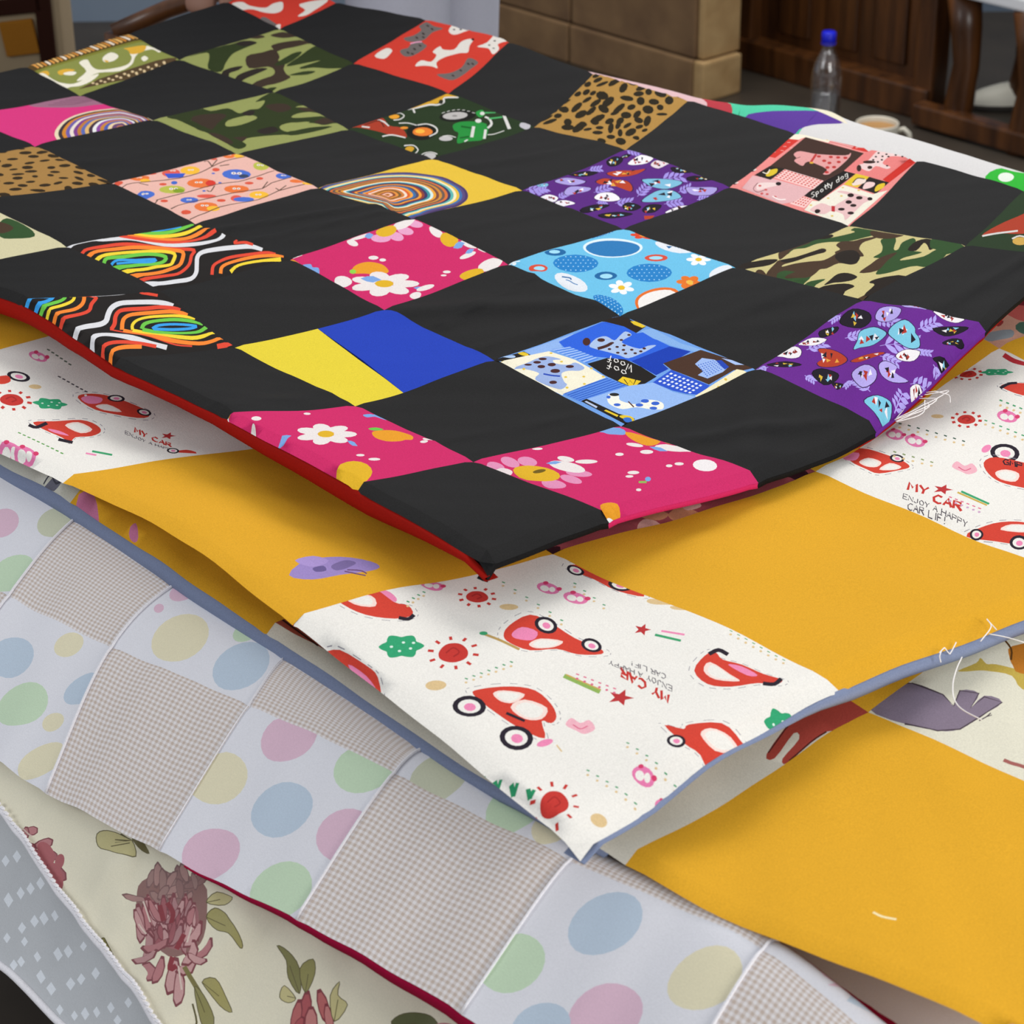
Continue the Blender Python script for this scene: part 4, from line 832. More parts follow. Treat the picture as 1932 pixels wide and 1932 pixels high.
k.ell('#c89a2e', 490, 480, 36, 14); k.stroke(WW, [(450,460),(520,460),(555,490),(530,508)], 9); k.ell('#b8b5b4', 640, 535, 50, 18); k.stroke(WW, [(580,520),(650,510),(700,528)], 7); k.ell('#b9b6bc', 1362, 310, 42, 28)
PRINTS1[(5, 4)] = ('#26361f', k.s, 'dark green square printed with tractors')
k = Ink(1232, 0, 2.76)
k.blob('#a83f2c', [(1710,1225),(1800,1170),(1900,1130),(1990,1100),(2020,1200),(1900,1215),(1820,1212)]); k.stroke(WW, [(1715,1225),(1790,1212),(1900,1200)], 10); k.ell('#c8a050', 1912, 1252, 40, 20); k.stroke(WW, [(1870,1240),(1910,1225),(1960,1240)], 9); k.ell('#dd7a2e', 2080, 1180, 60, 30)
PRINTS1[(0, 5)] = ('#2c3c28', k.s, 'dark green square printed with tractors')
# --- leopard
k = Ink(1000, 115, 4); LS = '#2a2418'
for e in [(500,100,28,16,-30),(400,148,20,12,-20),(435,172,24,20,-30),(512,140,32,15,-25),(545,175,42,11,-20),(605,98,32,14,5),(650,150,60,20,-35),(765,155,38,24,30),(705,205,34,22,-50),(855,195,52,18,-25),(820,250,34,18,-5),(895,235,22,22,40),(985,248,40,22,15),(1050,300,28,28,20),(1150,262,34,12,-15),(1110,240,30,8,5),(275,255,34,16,-30),(360,248,24,16,-20),(425,235,26,16,-30),(475,242,22,12,-25),(430,290,34,12,-30),(545,260,40,26,10),(495,318,42,18,-35),(590,310,46,26,-40),(555,365,38,24,30),(730,285,44,18,10),(835,305,26,26,-30),(935,310,34,20,5),(255,300,46,12,-15),(255,365,34,24,20),(352,350,46,20,-45),(385,405,42,22,-25),(462,380,40,16,-40),(180,360,24,22,0),(130,430,40,12,-25),(210,418,26,15,-10),(150,462,48,12,-20),(670,365,50,18,-40),(640,398,30,12,-20),(765,352,28,18,-20),(890,368,36,26,8),(982,352,22,18,10),(725,412,34,20,0),(808,405,30,18,-40),(995,402,36,10,0),(510,440,52,20,-25),(490,465,26,18,10),(600,458,30,18,-20),(680,455,28,20,-40),(665,490,26,16,-60),(735,490,30,12,-30),(820,450,30,20,20),(885,455,22,38,20),(285,465,26,24,10),(285,505,42,18,0),(370,505,50,24,-35),(435,520,28,10,-10),(525,508,26,12,0),(610,510,18,34,10),(510,545,34,12,0),(680,545,16,24,0),(760,540,38,22,-25),(825,500,26,12,-15),(610,575,28,14,0),(685,605,34,20,10),(540,600,28,10,10),(865,525,20,10,-20),(800,580,22,10,0),(400,480,26,16,10)]: k.ell(LS, e[0], e[1], e[2] * 1.22, e[3] * 1.22, e[4], 9)
PRINTS1[(4, 5)] = ('#ab8344', k.s, 'leopard print square')
k = Ink(); rr = random.Random(5); pts = []
for _ in range(900):
    u, v = rr.random(), rr.random()
    if all((u - a) ** 2 + (v - b) ** 2 > .0098 for a, b in pts): pts.append((u, v))
for u, v in pts: k.ell('#33281a', u, v, .020 + .020 * rr.random(), .032 + .024 * rr.random(), rr.random() * 180, 9)
PRINTS1[(6, 1)] = ('#a07a44', k.s, 'leopard print square')
# --- red dog prints
k = Ink(600, 0, 4.83); DW, DGY = '#d8d2ca', '#6a6260'
for c, pts in [(DW,[(885,605),(940,550),(1030,565),(1080,500),(1045,470),(1110,425),(1140,450),(1240,450),(1300,390),(1370,365),(1415,370),(1380,420),(1365,480),(1290,485),(1160,520),(1080,570),(1090,620),(1040,605),(960,600)]),(DGY,[(990,205),(1060,245),(1140,265),(1040,300),(960,370),(840,385),(780,350),(870,325),(940,280),(920,240)]),(DGY,[(850,405),(940,385),(960,400),(990,430),(880,500),(800,515),(750,480),(760,455),(820,440)]),(DW,[(515,510),(620,445),(675,460),(660,490),(600,535)]),(DW,[(1190,280),(1250,225),(1380,260),(1330,290),(1240,320)]),(DW,[(1450,425),(1540,390),(1630,320),(1770,345),(1720,370),(1640,400),(1650,440),(1590,490),(1550,440)]),(DGY,[(1080,680),(1200,665),(1310,610),(1370,530),(1460,565),(1400,620),(1290,705),(1200,734)])]: k.blob(c, pts)
k.stroke('#e8a0c0', [(840,402),(900,387),(945,385)], 12); k.ell('#1c1818', 1410, 368, 14, 9)
for e in [(1000,240),(1040,270),(960,310),(900,345),(960,340),(820,480),(880,450),(930,420),(860,490),(1300,640),(1370,580),(1230,690),(1410,580)]: k.ell('#332c2a', *e, 16, 8, 30, 6)
for e in [(1240,270),(1300,268),(1560,410),(1610,375),(1600,440),(1680,350)]: k.ell('#332c2a', *e, 12, 6, 0, 6)
PRINTS1[(6, 5)] = ('#c73a2d', k.s, 'red square printed with white and grey dogs')
k = Ink(0, 0, 2.76)
k.blob(DW, [(1200,20),(1260,10),(1300,30),(1380,40),(1420,20),(1470,10),(1470,50),(1430,70),(1370,65),(1320,50),(1240,45)]); k.blob(DW, [(1550,85),(1590,50),(1560,20),(1710,-5),(1640,50),(1590,80)]); k.blob(DGY, [(1345,100),(1380,90),(1430,120),(1450,140),(1380,125)]); k.blob(DW, [(1430,135),(1460,128),(1455,145)])
PRINTS1[(8, 5)] = ('#c73a2d', k.s, 'red square printed with white and grey dogs')
# --- green leaf print
k = Ink(0, 0, 6.44)
k.poly('#54401f', [(280,770),(1480,355),(1740,490),(430,868)])
for i in range(26):
    f = i / 25; x, y = 340 + 1130 * f, 765 - 390 * f
    k.stroke(['#d8984a','#e2b46a','#c8863a','#ecdcc8'][i % 4], [(x, y), (x + 70, y + 18 + 10 * f), (x + 130 + 80 * f, y + 60 + 30 * f)], 26, .8, 2)
k.stroke('#7a7a30', [(420,862),(1000,700),(1740,490)], 44, .6)
for c, pts in [('#e8e2d0',[(960,765),(1060,725),(1110,800),(1200,850),(1400,830),(1560,780),(1600,690),(1550,620),(1720,590),(1800,560),(1950,590),(1932,640),(1850,600),(1700,640),(1640,700),(1600,790),(1450,870),(1200,890),(1050,960),(930,985),(1050,870)]),('#d8a83a',[(1480,610),(1620,575),(1770,560),(1740,630),(1600,660)]),('#868c48',[(1090,720),(1300,640),(1500,600),(1580,660),(1500,770),(1300,830),(1180,840),(1110,790)]),('#e8e2d0',[(1250,700),(1350,645),(1440,680),(1380,740),(1270,755)]),('#d8a83a',[(1260,730),(1320,740),(1300,760)]),('#d8a83a',[(700,870),(800,840),(910,850),(850,880),(740,915)]),('#e8e2d0',[(770,890),(850,870),(930,880),(890,920),(800,915)]),('#e8e2d0',[(1715,710),(1760,680),(1800,715),(1750,750)]),('#d8a83a',[(460,880),(570,860),(600,900),(560,920)]),('#e8e2d0',[(480,905),(580,930),(680,1000),(600,990)])]: k.blob(c, pts)
k.blob('#e8e2d0', [(420,900),(520,880),(640,960),(760,1010),(900,1020),(1080,940),(1200,905),(1150,960),(1000,1040),(860,1060),(700,1060),(560,1000)])
k.poly('#54422c', [(950,1085),(1200,960),(1900,740),(2150,690),(2100,790),(1300,1010)])
for i in range(20): k.ell('#d6bf94', 1130 + i * 48, 1010 - i * 14 + (i % 2) * 26, 20, 12, 0, 7)
PRINTS1[(8, 3)] = ('#868c48', k.s, 'olive square printed with leaves and brown fringe')
# --- pink swirl
k = Ink(0, 0, 2.76)
k.blob('#97687e', [(150,550),(250,505),(420,470),(560,520),(440,548),(300,557)])
for i in range(5): k.stroke('#7d5468', [(250 + i * 30, 545 - i * 8), (380 + i * 25, 540 - i * 9), (480 + i * 10, 522 - i * 7)], 6, .5, 2)
O = [(285,710),(300,660),(360,610),(450,580),(560,563),(650,563),(800,615),(720,640),(560,680),(420,720),(330,740)]
for i, c in enumerate(['#e0d0b0','#3a3038','#c9822f','#6a5aa0','#e0d4c8','#7a3f86','#b87838','#5a68a8','#d8b070','#403040','#e0e0e0','#8a4a9a','#c08038','#4a5aa8','#e0c8a0','#6a4a70','#b07058','#8a7a90']):
    f = 1 - i / 18.; k.poly(c, [(640 + (x - 640) * f, 660 + (y - 660) * f) for x, y in O], 3)
PRINTS1[(7, 2)] = ('#cf3679', k.s, 'pink square with a multicoloured swirl')

# ------------------------------------------------------------------ car prints
CR, CPK, CKK, CTN, CGN = '#cf4436', '#e888b0', '#2c2630', '#d8bc8c', '#3f9f6c'
CWH = '#e9e6df'
def sun(k, x, y, rx, ry, n=10):
    k.blob('#c23a34', [(x + rx * math.cos(a) * (1 + .08 * math.sin(3 * a)), y + ry * math.sin(a)) for a in np.linspace(0, 2 * math.pi, 11)[:-1]])
    k.stroke('#a52e2c', [(x - rx * .5, y), (x, y - ry * .5), (x + rx * .4, y), (x, y + ry * .4)], 3)
    for i in range(n):
        a = 2 * math.pi * i / n + .2; c, s_ = math.cos(a), math.sin(a); k.stroke('#c23a34', [(x + rx * 1.35 * c, y + ry * 1.35 * s_), (x + rx * 1.75 * c, y + ry * 1.75 * s_)], 6, .7, 0)
def bush(k, x, y, rx, ry):
    k.blob('#36a070', [(x + rx * math.cos(a) * (1 + .14 * math.cos(6 * a)), y + ry * math.sin(a) * (1 + .14 * math.cos(6 * a))) for a in np.linspace(0, 2 * math.pi, 25)[:-1]])
    for dx, dy in [(-.5,0),(.1,-.35),(.45,.2),(-.1,.4),(.6,-.3)]: k.ell('#d8ece0', x + dx * rx, y + dy * ry, rx * .09, ry * .11, 0, 6)
def wheel(k, x, y, rx, ry, ang=10):
    k.ell(CKK, x, y, rx, ry, ang); k.ell(CWH, x, y, rx * .68, ry * .66, ang); k.ell(CPK, x + rx * .04, y + ry * .06, rx * .36, ry * .38, ang, 10)
def bug(k, x, y, r, sy=.62, fl=1):
    k.ell('#e07aa8', x, y, r, r * sy, 15); k.ell(CWH, x - r * .3, y, r * .4, r * sy * .55, 15, 10); k.ell(CWH, x + r * .35, y + r * .1, r * .28, r * sy * .5, 15, 10)
    k.ell('#d0406a', x - r * .2, y - fl * r * sy * 1.0, r * .25, r * .16, 0, 8); k.ell('#d0406a', x + r * .95, y + r * sy * .1, r * .25, r * .18, 0, 8)
def star(k, x, y, r, col='#b8383a', ry=.6):
    k.poly(col, [(x + (r if i % 2 == 0 else r * .42) * math.cos(i * math.pi / 5 - 1.2), y + (r if i % 2 == 0 else r * .42) * ry * math.sin(i * math.pi / 5 - 1.2)) for i in range(10)])
def dashes(k, x0, y0, x1, y1, n=6, c1='#4a9a6a', c2='#d8bc8c'):
    for i in range(n):
        f = i / max(n - 1, 1); x, y = x0 + (x1 - x0) * f, y0 + (y1 - y0) * f
        k.stroke(c1, [(x - 3, y - 1.2), (x + 2.5, y + .8)], 3.0, .7, 0); k.ell(c2, x - 1, y + 7, 3, 2, 0, 6)
def heart(k, x, y, r):
    k.blob('#eab0bc', [(x - r, y - r * .1), (x - r * .6, y - r * .55), (x, y - r * .2), (x + r * .6, y - r * .4), (x + r, y + r * .2), (x + r * .3, y + r * .55), (x - r * .3, y + r * .3)]); k.stroke('#d86a88', [(x - r * .5, y - r * .1), (x, y + r * .2), (x + r * .5, y)], 2.5)
def outline(k, pts):
    P = np.array(smooth_closed(pts, 4)); c = P.mean(0); Q = c + (P - c) * 1.13
    for i in range(0, len(Q) - 1, 2): k.stroke('#8a8690', [tuple(Q[i]), tuple(Q[i + 1])], 1.3, .7, 0)
def car(k, body, wins, wheels, pink=()):
    outline(k, body); k.blob(CR, body)
    for w_ in wins: k.blob('#f0d8cf', w_); k.blob(CWH, [tuple(np.mean(w_, 0) + (np.array(p) - np.mean(w_, 0)) * .75) for p in w_])
    for p in pink: k.blob(CPK, p)
    for w_ in wheels: wheel(k, *w_)
k = Ink()
car(k, [(632,1108),(648,1134),(690,1154),(745,1160),(778,1152),(770,1136),(742,1130),(716,1104),(690,1098),(650,1100)], [[(648,1108),(700,1118),(708,1138),(668,1134)]], [], [[(714,1108),(728,1108),(748,1124),(742,1130)]]); k.stroke(CKK, [(752,1158),(770,1160),(781,1152)], 8)
bug(k, 815, 1095, 22, .55); sun(k, 900, 1117, 21, 12)
car(k, [(950,1190),(960,1170),(1000,1150),(1040,1165),(1085,1190),(1132,1208),(1135,1220),(1090,1222),(1050,1212),(1000,1217),(962,1204)], [[(998,1204),(1020,1192),(1062,1196),(1046,1208),(1012,1212)]], [(1030,1168,22,14,15),(1116,1203,20,13,15)], [[(966,1184),(985,1172),(1014,1180),(1004,1196),(972,1194)]])
bush(k, 757, 1208, 38, 18); sun(k, 855, 1222, 28, 17); k.stroke('#b8985a', [(912,1187),(945,1200),(980,1216)], 6); k.ell(CGN, 912, 1186, 8, 4)
star(k, 1212, 1175, 17); k.stroke('#3f9f6c', [(1236,1184),(1285,1196)], 5); k.stroke(CPK, [(1248,1178),(1292,1186)], 4)
k.text('#c23a34', 'MY CAR', 1262, 1296, -17, -9, -1, 15, 5, .7); k.text('#5a545c', 'ENJOY A HAPPY', 1268, 1282, -10, -4.2, 0, 9, 1.8, .8); k.text('#5a545c', 'CAR LIF!', 1256, 1262, -10, -4.2, 0, 9, 1.8, .8); star(k, 1171, 1300, 26); k.stroke('#8faf5a', [(1064,1262),(1132,1290)], 9); k.stroke('#c8a45a', [(1068,1260),(1134,1286)], 3); dashes(k, 1090, 1260, 1160, 1284, 6, '#d86a88', '#d86a88')
car(k, [(893,1300),(905,1290),(965,1284),(1010,1290),(1040,1315),(1050,1338),(1040,1350),(1022,1346),(1028,1378),(985,1362),(940,1335)], [[(930,1298),(950,1292),(990,1298),(970,1314),(945,1312)],[(963,1322),(990,1308),(1032,1322),(1022,1342),(990,1342)]], [(885,1320,32,19,5),(974,1377,32,22,5)]); k.stroke(CKK, [(955,1332),(990,1346)], 6); k.ell(CPK, 1028, 1386, 16, 6, -15); k.stroke(CTN, [(1050,1390),(1060,1402)], 3)
for i in range(7): k.stroke('#2f8f62', [(1046 - 190 * (1 - i / 6) - 50, 1390 + 82 * i / 6 - 6), (1046 - 190 * (1 - i / 6) - 46, 1390 + 82 * i / 6 + 8)], 9, .7, 0); k.stroke('#2f8f62', [(1046 - 190 * (1 - i / 6) - 38, 1390 + 82 * i / 6 - 4), (1046 - 190 * (1 - i / 6) - 46, 1390 + 82 * i / 6 + 8)], 7, .7, 0)
heart(k, 1095, 1356, 28); sun(k, 1046, 1492, 27, 23); k.ell(CTN, 822, 1280, 20, 9); k.ell(CTN, 1130, 1517, 16, 10)
car(k, [(1310,1256),(1330,1225),(1350,1218),(1364,1232),(1400,1240),(1440,1256),(1476,1266),(1466,1276),(1430,1276),(1380,1284),(1335,1280)], [[(1328,1256),(1340,1238),(1378,1262),(1396,1274),(1350,1272)]], [], [[(1374,1242),(1400,1244),(1430,1260),(1410,1262)]]); k.stroke(CKK, [(1338,1222),(1356,1214),(1374,1222)], 9); k.stroke(CKK, [(1440,1276),(1462,1276),(1475,1264)], 9)
car(k, [(1254,1356),(1290,1364),(1300,1354),(1362,1348),(1400,1366),(1418,1384),(1412,1402),(1378,1424),(1345,1432),(1322,1404),(1290,1392)], [[(1322,1374),(1340,1360),(1380,1366),(1394,1384),(1350,1392)]], [(1276,1388,18,12,5)]); bush(k, 1476, 1330, 29, 19)
bug(k, 1214, 1443, 22); bug(k, 1252, 1478, 16); dashes(k, 1110, 1434, 1200, 1480, 6); dashes(k, 1185, 1390, 1275, 1448, 6); dashes(k, 1380, 1180, 1480, 1224, 8, '#4a9a5a', '#d8bc8c'); dashes(k, 880, 1270, 965, 1240, 7); dashes(k, 950, 1085, 1060, 1160, 6); dashes(k, 1085, 1085, 1140, 1130, 4); dashes(k, 770, 1130, 800, 1112, 4)
car(k, [(612,1198),(640,1204),(690,1236),(712,1256),(716,1282),(680,1262),(632,1222)], [], [], [[(655,1222),(690,1246),(708,1268),(680,1254)]])
car(k, [(1070,1056),(1110,1048),(1195,1084),(1215,1112),(1165,1100),(1120,1076)], [], [(1086,1060,17,9,15),(1169,1087,22,13,15)]); bug(k, 1034, 1095, 22, .5); bug(k, 1086, 1115, 24, .5); k.ell(CTN, 960, 1136, 18, 6); k.ell(CTN, 1246, 1122, 26, 8); k.ell(CTN, 1280, 1135, 16, 6)
k.poly('#c23a34', [(548,1150),(556,1140),(552,1152),(562,1158),(548,1162)])
PRINTS2[(0, 0)] = (CWH, k.s, 'white square printed with red cars and the words MY CAR')
k = Ink()
sun(k, 20, 738, 22, 11); bush(k, 92, 740, 29, 10); car(k, [(144,726),(160,718),(195,722),(240,740),(280,758),(270,768),(225,764),(178,752)], [[(178,744),(200,742),(228,758),(195,754)]], [(217,731,17,7,10),(270,758,14,6,10)], [[(150,727),(165,722),(190,728),(186,738),(164,738)]])
car(k, [(60,776),(100,772),(150,770),(180,780),(188,792),(170,802),(140,805),(130,816),(115,806),(80,790)], [[(120,780),(145,774),(172,788),(150,796)]], [], [[(88,788),(110,792),(128,802),(100,796)]]); k.stroke(CKK, [(52,782),(66,786),(86,776)], 8); k.stroke(CKK, [(108,810),(135,816)], 8)
k.text('#c23a34', 'MY CAR', 252, 792, 13, 6, 0, -9, 3.5, .6); k.text('#6a646c', 'ENJOY A HAPPY', 234, 795, 8, 3.6, 0, -6, 1.6, .7); star(k, 315, 799, 15, ry=.45); k.stroke(CGN, [(172,834),(210,842)], 5); k.stroke(CPK, [(160,838),(180,842)], 4); bug(k, 70, 656, 18, .4); bug(k, 15, 830, 22, .5); bug(k, 45, 838, 22, .5); wheel(k, 33, 693, 22, 9, 8); k.blob(CR, [(-20,700),(10,692),(18,702),(0,708)])
dashes(k, 35, 800, 115, 838, 10, '#5a9a4a', '#e9e6df'); dashes(k, 110, 690, 160, 714, 7, '#4a464c', '#e9e6df'); k.ell(CTN, 64, 710, 12, 4); dashes(k, 90, 645, 130, 668, 6, '#5a6a5a', '#e9e6df'); k.blob(CR, [(325,838),(350,832),(370,840)]); wheel(k, 325, 834, 12, 7, 10)
PRINTS2[(2, 0)] = (CWH, k.s, 'white square printed with red cars and the words MY CAR')
k = Ink()
sun(k, 1825, 773, 17, 9); bug(k, 1902, 770, 20, .5); wheel(k, 1898, 833, 28, 16, 8); car(k, [(1858,850),(1880,840),(1932,850),(1980,865),(1980,905),(1932,898),(1890,888),(1868,872)], [[(1880,868),(1900,862),(1925,870),(1918,886),(1890,882)]], []); k.text(CKK, 'GMP', 1895, 852, 13, 3, 0, -9, 3, .7); k.ell(CPK, 1863, 825, 10, 6, -30)
k.text('#c23a34', 'MY', 1714, 907, 21, 6, 2, -14, 5, .7); k.text('#c23a34', 'CAR', 1762, 931, 19, 6, 2, -15, 5.5, .7); k.text('#4c464e', 'ENJOY A HAPPY', 1705, 922, 10.2, 4.3, 1, -9, 1.8, .8); k.text('#4c464e', 'CAR LIF!', 1714, 940, 11, 4, 1, -9, 1.9, .8); star(k, 1780, 907, 20, ry=.5); k.stroke(CGN, [(1815,910),(1868,932)], 5); k.stroke('#c8a84a', [(1808,912),(1864,935)], 4); dashes(k, 1795, 922, 1850, 942, 6, '#d86a88', '#c8a0c0')
bush(k, 1882, 687, 28, 7); car(k, [(1608,822),(1640,826),(1680,838),(1706,848),(1718,860),(1700,868),(1660,876),(1636,868),(1605,850)], [[(1622,852),(1640,842),(1664,850),(1656,862),(1636,862)],[(1660,868),(1680,852),(1702,860),(1690,868)]], [(1694,843,14,7,10)], [[(1592,830),(1622,832),(1616,848),(1596,848)]]); bug(k, 1690, 800, 18, .6); bug(k, 1728, 813, 20, .55); heart(k, 1822, 861, 24)
car(k, [(1826,984),(1850,974),(1890,966),(1940,968),(1990,985),(1990,1010),(1930,1005),(1880,996)], [[(1890,978),(1910,970),(1950,974),(1940,984)]], [(1845,983,13,8,8),(1925,1001,18,13,8)]); car(k, [(1890,722),(1905,714),(1950,714),(1990,724),(1985,740),(1930,738)], [], []); k.stroke(CKK, [(1888,724),(1905,715),(1920,713)], 7); sun(k, 1828, 690, 16, 8)
dashes(k, 1700, 780, 1820, 812, 8, '#3a5a4a', '#d8bc8c'); dashes(k, 1862, 776, 1932, 804, 6); dashes(k, 1890, 744, 1940, 762, 5); dashes(k, 1690, 832, 1760, 850, 5, '#8a9a6a', '#d8bc8c'); k.ell(CTN, 1770, 768, 12, 4); k.stroke('#b8343c', [(1895,655),(1915,665),(1940,670)], 10)
PRINTS2[(0, 2)] = (CWH, k.s, 'white square printed with red cars and the words MY CAR')
k = Ink()      # purple butterfly beside the white square
for c, pts in [('#9a86c0',[(545,1080),(580,1050),(640,1045),(700,1055),(716,1066),(690,1076),(640,1082),(590,1088)]),('#a892cc',[(556,1052),(590,1042),(620,1052),(590,1064)]),('#7a6a9c',[(625,1062),(650,1052),(672,1058),(650,1070),(632,1072)]),('#6a5c90',[(590,1066),(610,1062),(615,1072),(596,1074)])]: k.blob(c, pts)
k.stroke('#6a4a70', [(650,1075),(670,1080),(690,1084)], 3); k.stroke('#6a4a70', [(655,1072),(680,1074),(692,1080)], 3)
PRINTS2[(1, 0)] = ('#dca42c', k.s, 'golden yellow square with a purple butterfly')
PRINTS2[(0, 1)] = ('#dca42c', [], 'golden yellow cotton square')
k = Ink()      # dark rose print peeping out below the checkered quilt
for i in range(60):
    rr = random.Random(i); x, y = 900 + rr.random() * 620, 640 + rr.random() * 420
    k.blob(rr.choice(['#6e2a34', '#b8707a', '#d8a8a0', '#3a1c24', '#8a5a8a', '#c88a6a']), [(x + (14 + 22 * rr.random()) * math.cos(a), y + (7 + 9 * rr.random()) * math.sin(a)) for a in np.linspace(0, 6.28, 8)[:-1]])
PRINTS2[(1, 1)] = ('#9a4a52', k.s, 'rose brown printed square')
k = Ink()
for c, pts in [('#c0605a',[(1880,560),(1932,545),(1990,560),(1990,590),(1920,585)]),('#8a949a',[(1858,622),(1908,608),(1912,622),(1880,632),(1862,630)]),('#4a6a5a',[(1925,590),(1990,585),(1990,612),(1925,612)]),('#9a3a3a',[(1870,595),(1895,590),(1885,605)]),('#7a2a34',[(1900,535),(1960,530),(1980,550),(1920,560)])]: k.blob(c, pts)
PRINTS2[(1, 3)] = ('#c99a86', k.s, 'peach coloured printed square')

# ------------------------------------------------------------------ animal prints
k = Ink()
k.blob('#a8463c', [(1600,1285),(1650,1325),(1600,1362),(1560,1372),(1530,1390),(1487,1422),(1477,1416),(1508,1386),(1498,1376),(1462,1416),(1447,1408),(1498,1350),(1545,1318)]); k.stroke('#5a2a26', [(1600,1290),(1545,1320),(1498,1352),(1450,1406)], 3); k.stroke('#5a2a26', [(1560,1372),(1530,1390),(1490,1418)], 3)
k.blob('#8f979f', [(1318,1540),(1345,1510),(1412,1484),(1405,1500),(1350,1535)]); k.stroke('#4a4650', [(1320,1535),(1345,1512),(1410,1486)], 3)
k.blob('#9a4a3a', [(505,1150),(560,1160),(640,1215),(650,1235),(590,1205),(540,1180)]); k.stroke('#3a201c', [(520,1150),(600,1210)], 4); k.ell('#e6e2d6', 640, 1222, 10, 5)
PRINTS3[(1, 0)] = ('#d8d4c6', k.s, 'cream square printed with a red horse')
k = Ink()
k.blob('#837686', [(1640,1318),(1690,1272),(1722,1278),(1780,1302),(1800,1325),(1812,1292),(1848,1298),(1832,1328),(1858,1303),(1892,1316),(1850,1345),(1812,1367),(1770,1370),(1708,1352)]); EL = '#4c4048'
k.stroke(EL, [(1690,1275),(1722,1278),(1780,1302),(1800,1325),(1812,1292),(1848,1298),(1832,1328),(1858,1305),(1892,1316),(1850,1345),(1812,1367),(1770,1370),(1708,1352)], 3, .8, 0); k.stroke(EL, [(1848,1352),(1862,1345),(1870,1338)], 2.5); k.stroke(EL, [(1862,1345),(1872,1342)], 2)
k.blob('#bfa64e', [(1808,1258),(1842,1248),(1850,1240),(1862,1250),(1880,1250),(1932,1258),(1990,1275),(1990,1300),(1930,1290),(1910,1268),(1870,1262),(1850,1260),(1825,1260)]); k.blob('#b87428', [(1905,1235),(1910,1215),(1990,1200),(1990,1260),(1925,1262),(1912,1250)]); k.stroke('#5a3a18', [(1890,1200),(1908,1220),(1908,1240)], 4)
k.stroke('#a0605a', [(1895,1420),(1910,1426),(1932,1432),(1980,1450)], 8)
PRINTS3[(0, 1)] = ('#dbd7c4', k.s, 'cream square printed with a grey elephant and a giraffe')
k = Ink(); k.blob('#c87aa0', [(142,936),(170,925),(183,950),(182,975),(160,960)]); k.blob('#c87aa0', [(242,995),(256,985),(260,1005),(250,1005)])
PRINTS3[(2, 0)] = ('#dca42c', k.s, 'golden yellow square with small pink shapes')
k = Ink(); k.blob('#70707e', [(82,900),(105,898),(120,905),(100,910)]); k.stroke('#4a4a54', [(80,896),(95,893),(105,905),(120,906)], 2.5)
PRINTS3[(3, 0)] = ('#d2d2c6', k.s, 'cream square')
k = Ink(); k.ell('#d88a9a', 1905, 1930, 16, 8); k.stroke('#efe0b0', [(1648,1712),(1665,1720),(1692,1725)], 5)
PRINTS3[(0, 0)] = ('#dca42c', k.s, 'golden yellow cotton square')

# ------------------------------------------------------------------ pastel dots
DP, DGN, DBL, DYL = '#e2bed0', '#c9e0c0', '#c0d0e0', '#e8e0bf'
def dots(lst):
    k = Ink()
    for c, x, y, rx, ry in lst: k.ell({'p': DP, 'g': DGN, 'b': DBL, 'y': DYL, 'o': '#cfd2b8'}[c], x, y, rx, ry, -30, 22)
    return k.s
DOTS4[(1, 1)] = dots([('p',5,985,32,26),('g',25,1082,45,32),('o',102,985,34,26),('b',-80,900,40,30)])
DOTS4[(3, 1)] = dots([('p',352,1112,36,18),('y',340,1206,58,42),('b',455,1258,58,40),('g',470,1190,34,18),('p',300,1150,10,8)])
DOTS4[(2, 0)] = dots([('g',42,1330,52,38),('b',22,1240,44,36),('y',78,1432,50,26),('b',158,1300,42,24),('y',130,1218,30,20),('y',100,1360,22,16)])
DOTS4[(4, 0)] = dots([('p',545,1392,56,44),('y',412,1468,58,46),('b',532,1530,62,48),('g',686,1450,60,46),('p',398,1610,58,46),('p',652,1580,58,48),('g',530,1682,62,50),('b',420,1360,30,22)])
DOTS4[(5, 1)] = dots([('o',828,1462,62,40),('g',972,1520,60,42),('p',955,1470,16,8),('y',1040,1560,40,30)])
DOTS4[(6, 0)] = dots([('b',1142,1738,76,52),('g',966,1812,66,52),('p',1142,1908,76,56),('y',1330,1842,76,54),('b',1020,1935,60,48)])
DOTS4[(7, 1)] = dots([('p',1535,1825,40,20),('b',1600,1880,50,30)])

# ================================================================== checkered quilt
S1, Z1 = .16, .83
Q1PX = {
(0,0):(920,1052),(0,1):(1150,964),(0,2):(1432,893),(0,3):(1655,797),(0,4):(1862,607),(0,5):(2010,480),(0,6):(2135,400),
(1,0):(672,908),(1,1):(893,866),(1,2):(1172,800),(1,3):(1425,692),(1,4):(1628,560),(1,5):(1822,457),(1,6):(1938,352),
(2,0):(425,778),(2,1):(670,760),(2,2):(933,676),(2,3):(1170,592),(2,4):(1388,500),(2,5):(1602,421),(2,6):(1738,295),
(3,0):(212,672),(3,1):(443,652),(3,2):(725,582),(3,3):(959,494),(3,4):(1176,428),(3,5):(1377,348),(3,6):(1508,243),
(4,0):(38,560),(4,1):(300,545),(4,2):(547,485),(4,3):(777,409),(4,4):(985,356),(4,5):(1180,278),(4,6):(1305,184),
(5,1):(125,460),(5,2):(368,418),(5,3):(600,350),(5,4):(815,297),(5,5):(1008,237),(5,6):(1126,130),
(6,1):(-45,375),(6,2):(210,341),(6,3):(447,287),(6,4):(657,239),(6,5):(846,172),(6,6):(965,72),
(7,2):(65,272),(7,3):(288,223),(7,4):(517,170),(7,5):(667,115),(7,6):(812,33),
(8,3):(150,176),(8,4):(338,110),(8,5):(527,52),(8,6):(640,0),
(9,3):(45,121),(9,4):(237,60),(9,5):(425,0)}
NI, NJ = 10, 7
grid1 = np.full((NI, NJ, 3), np.nan); off = np.zeros((NI, NJ, 3)); known = np.zeros((NI, NJ), bool)
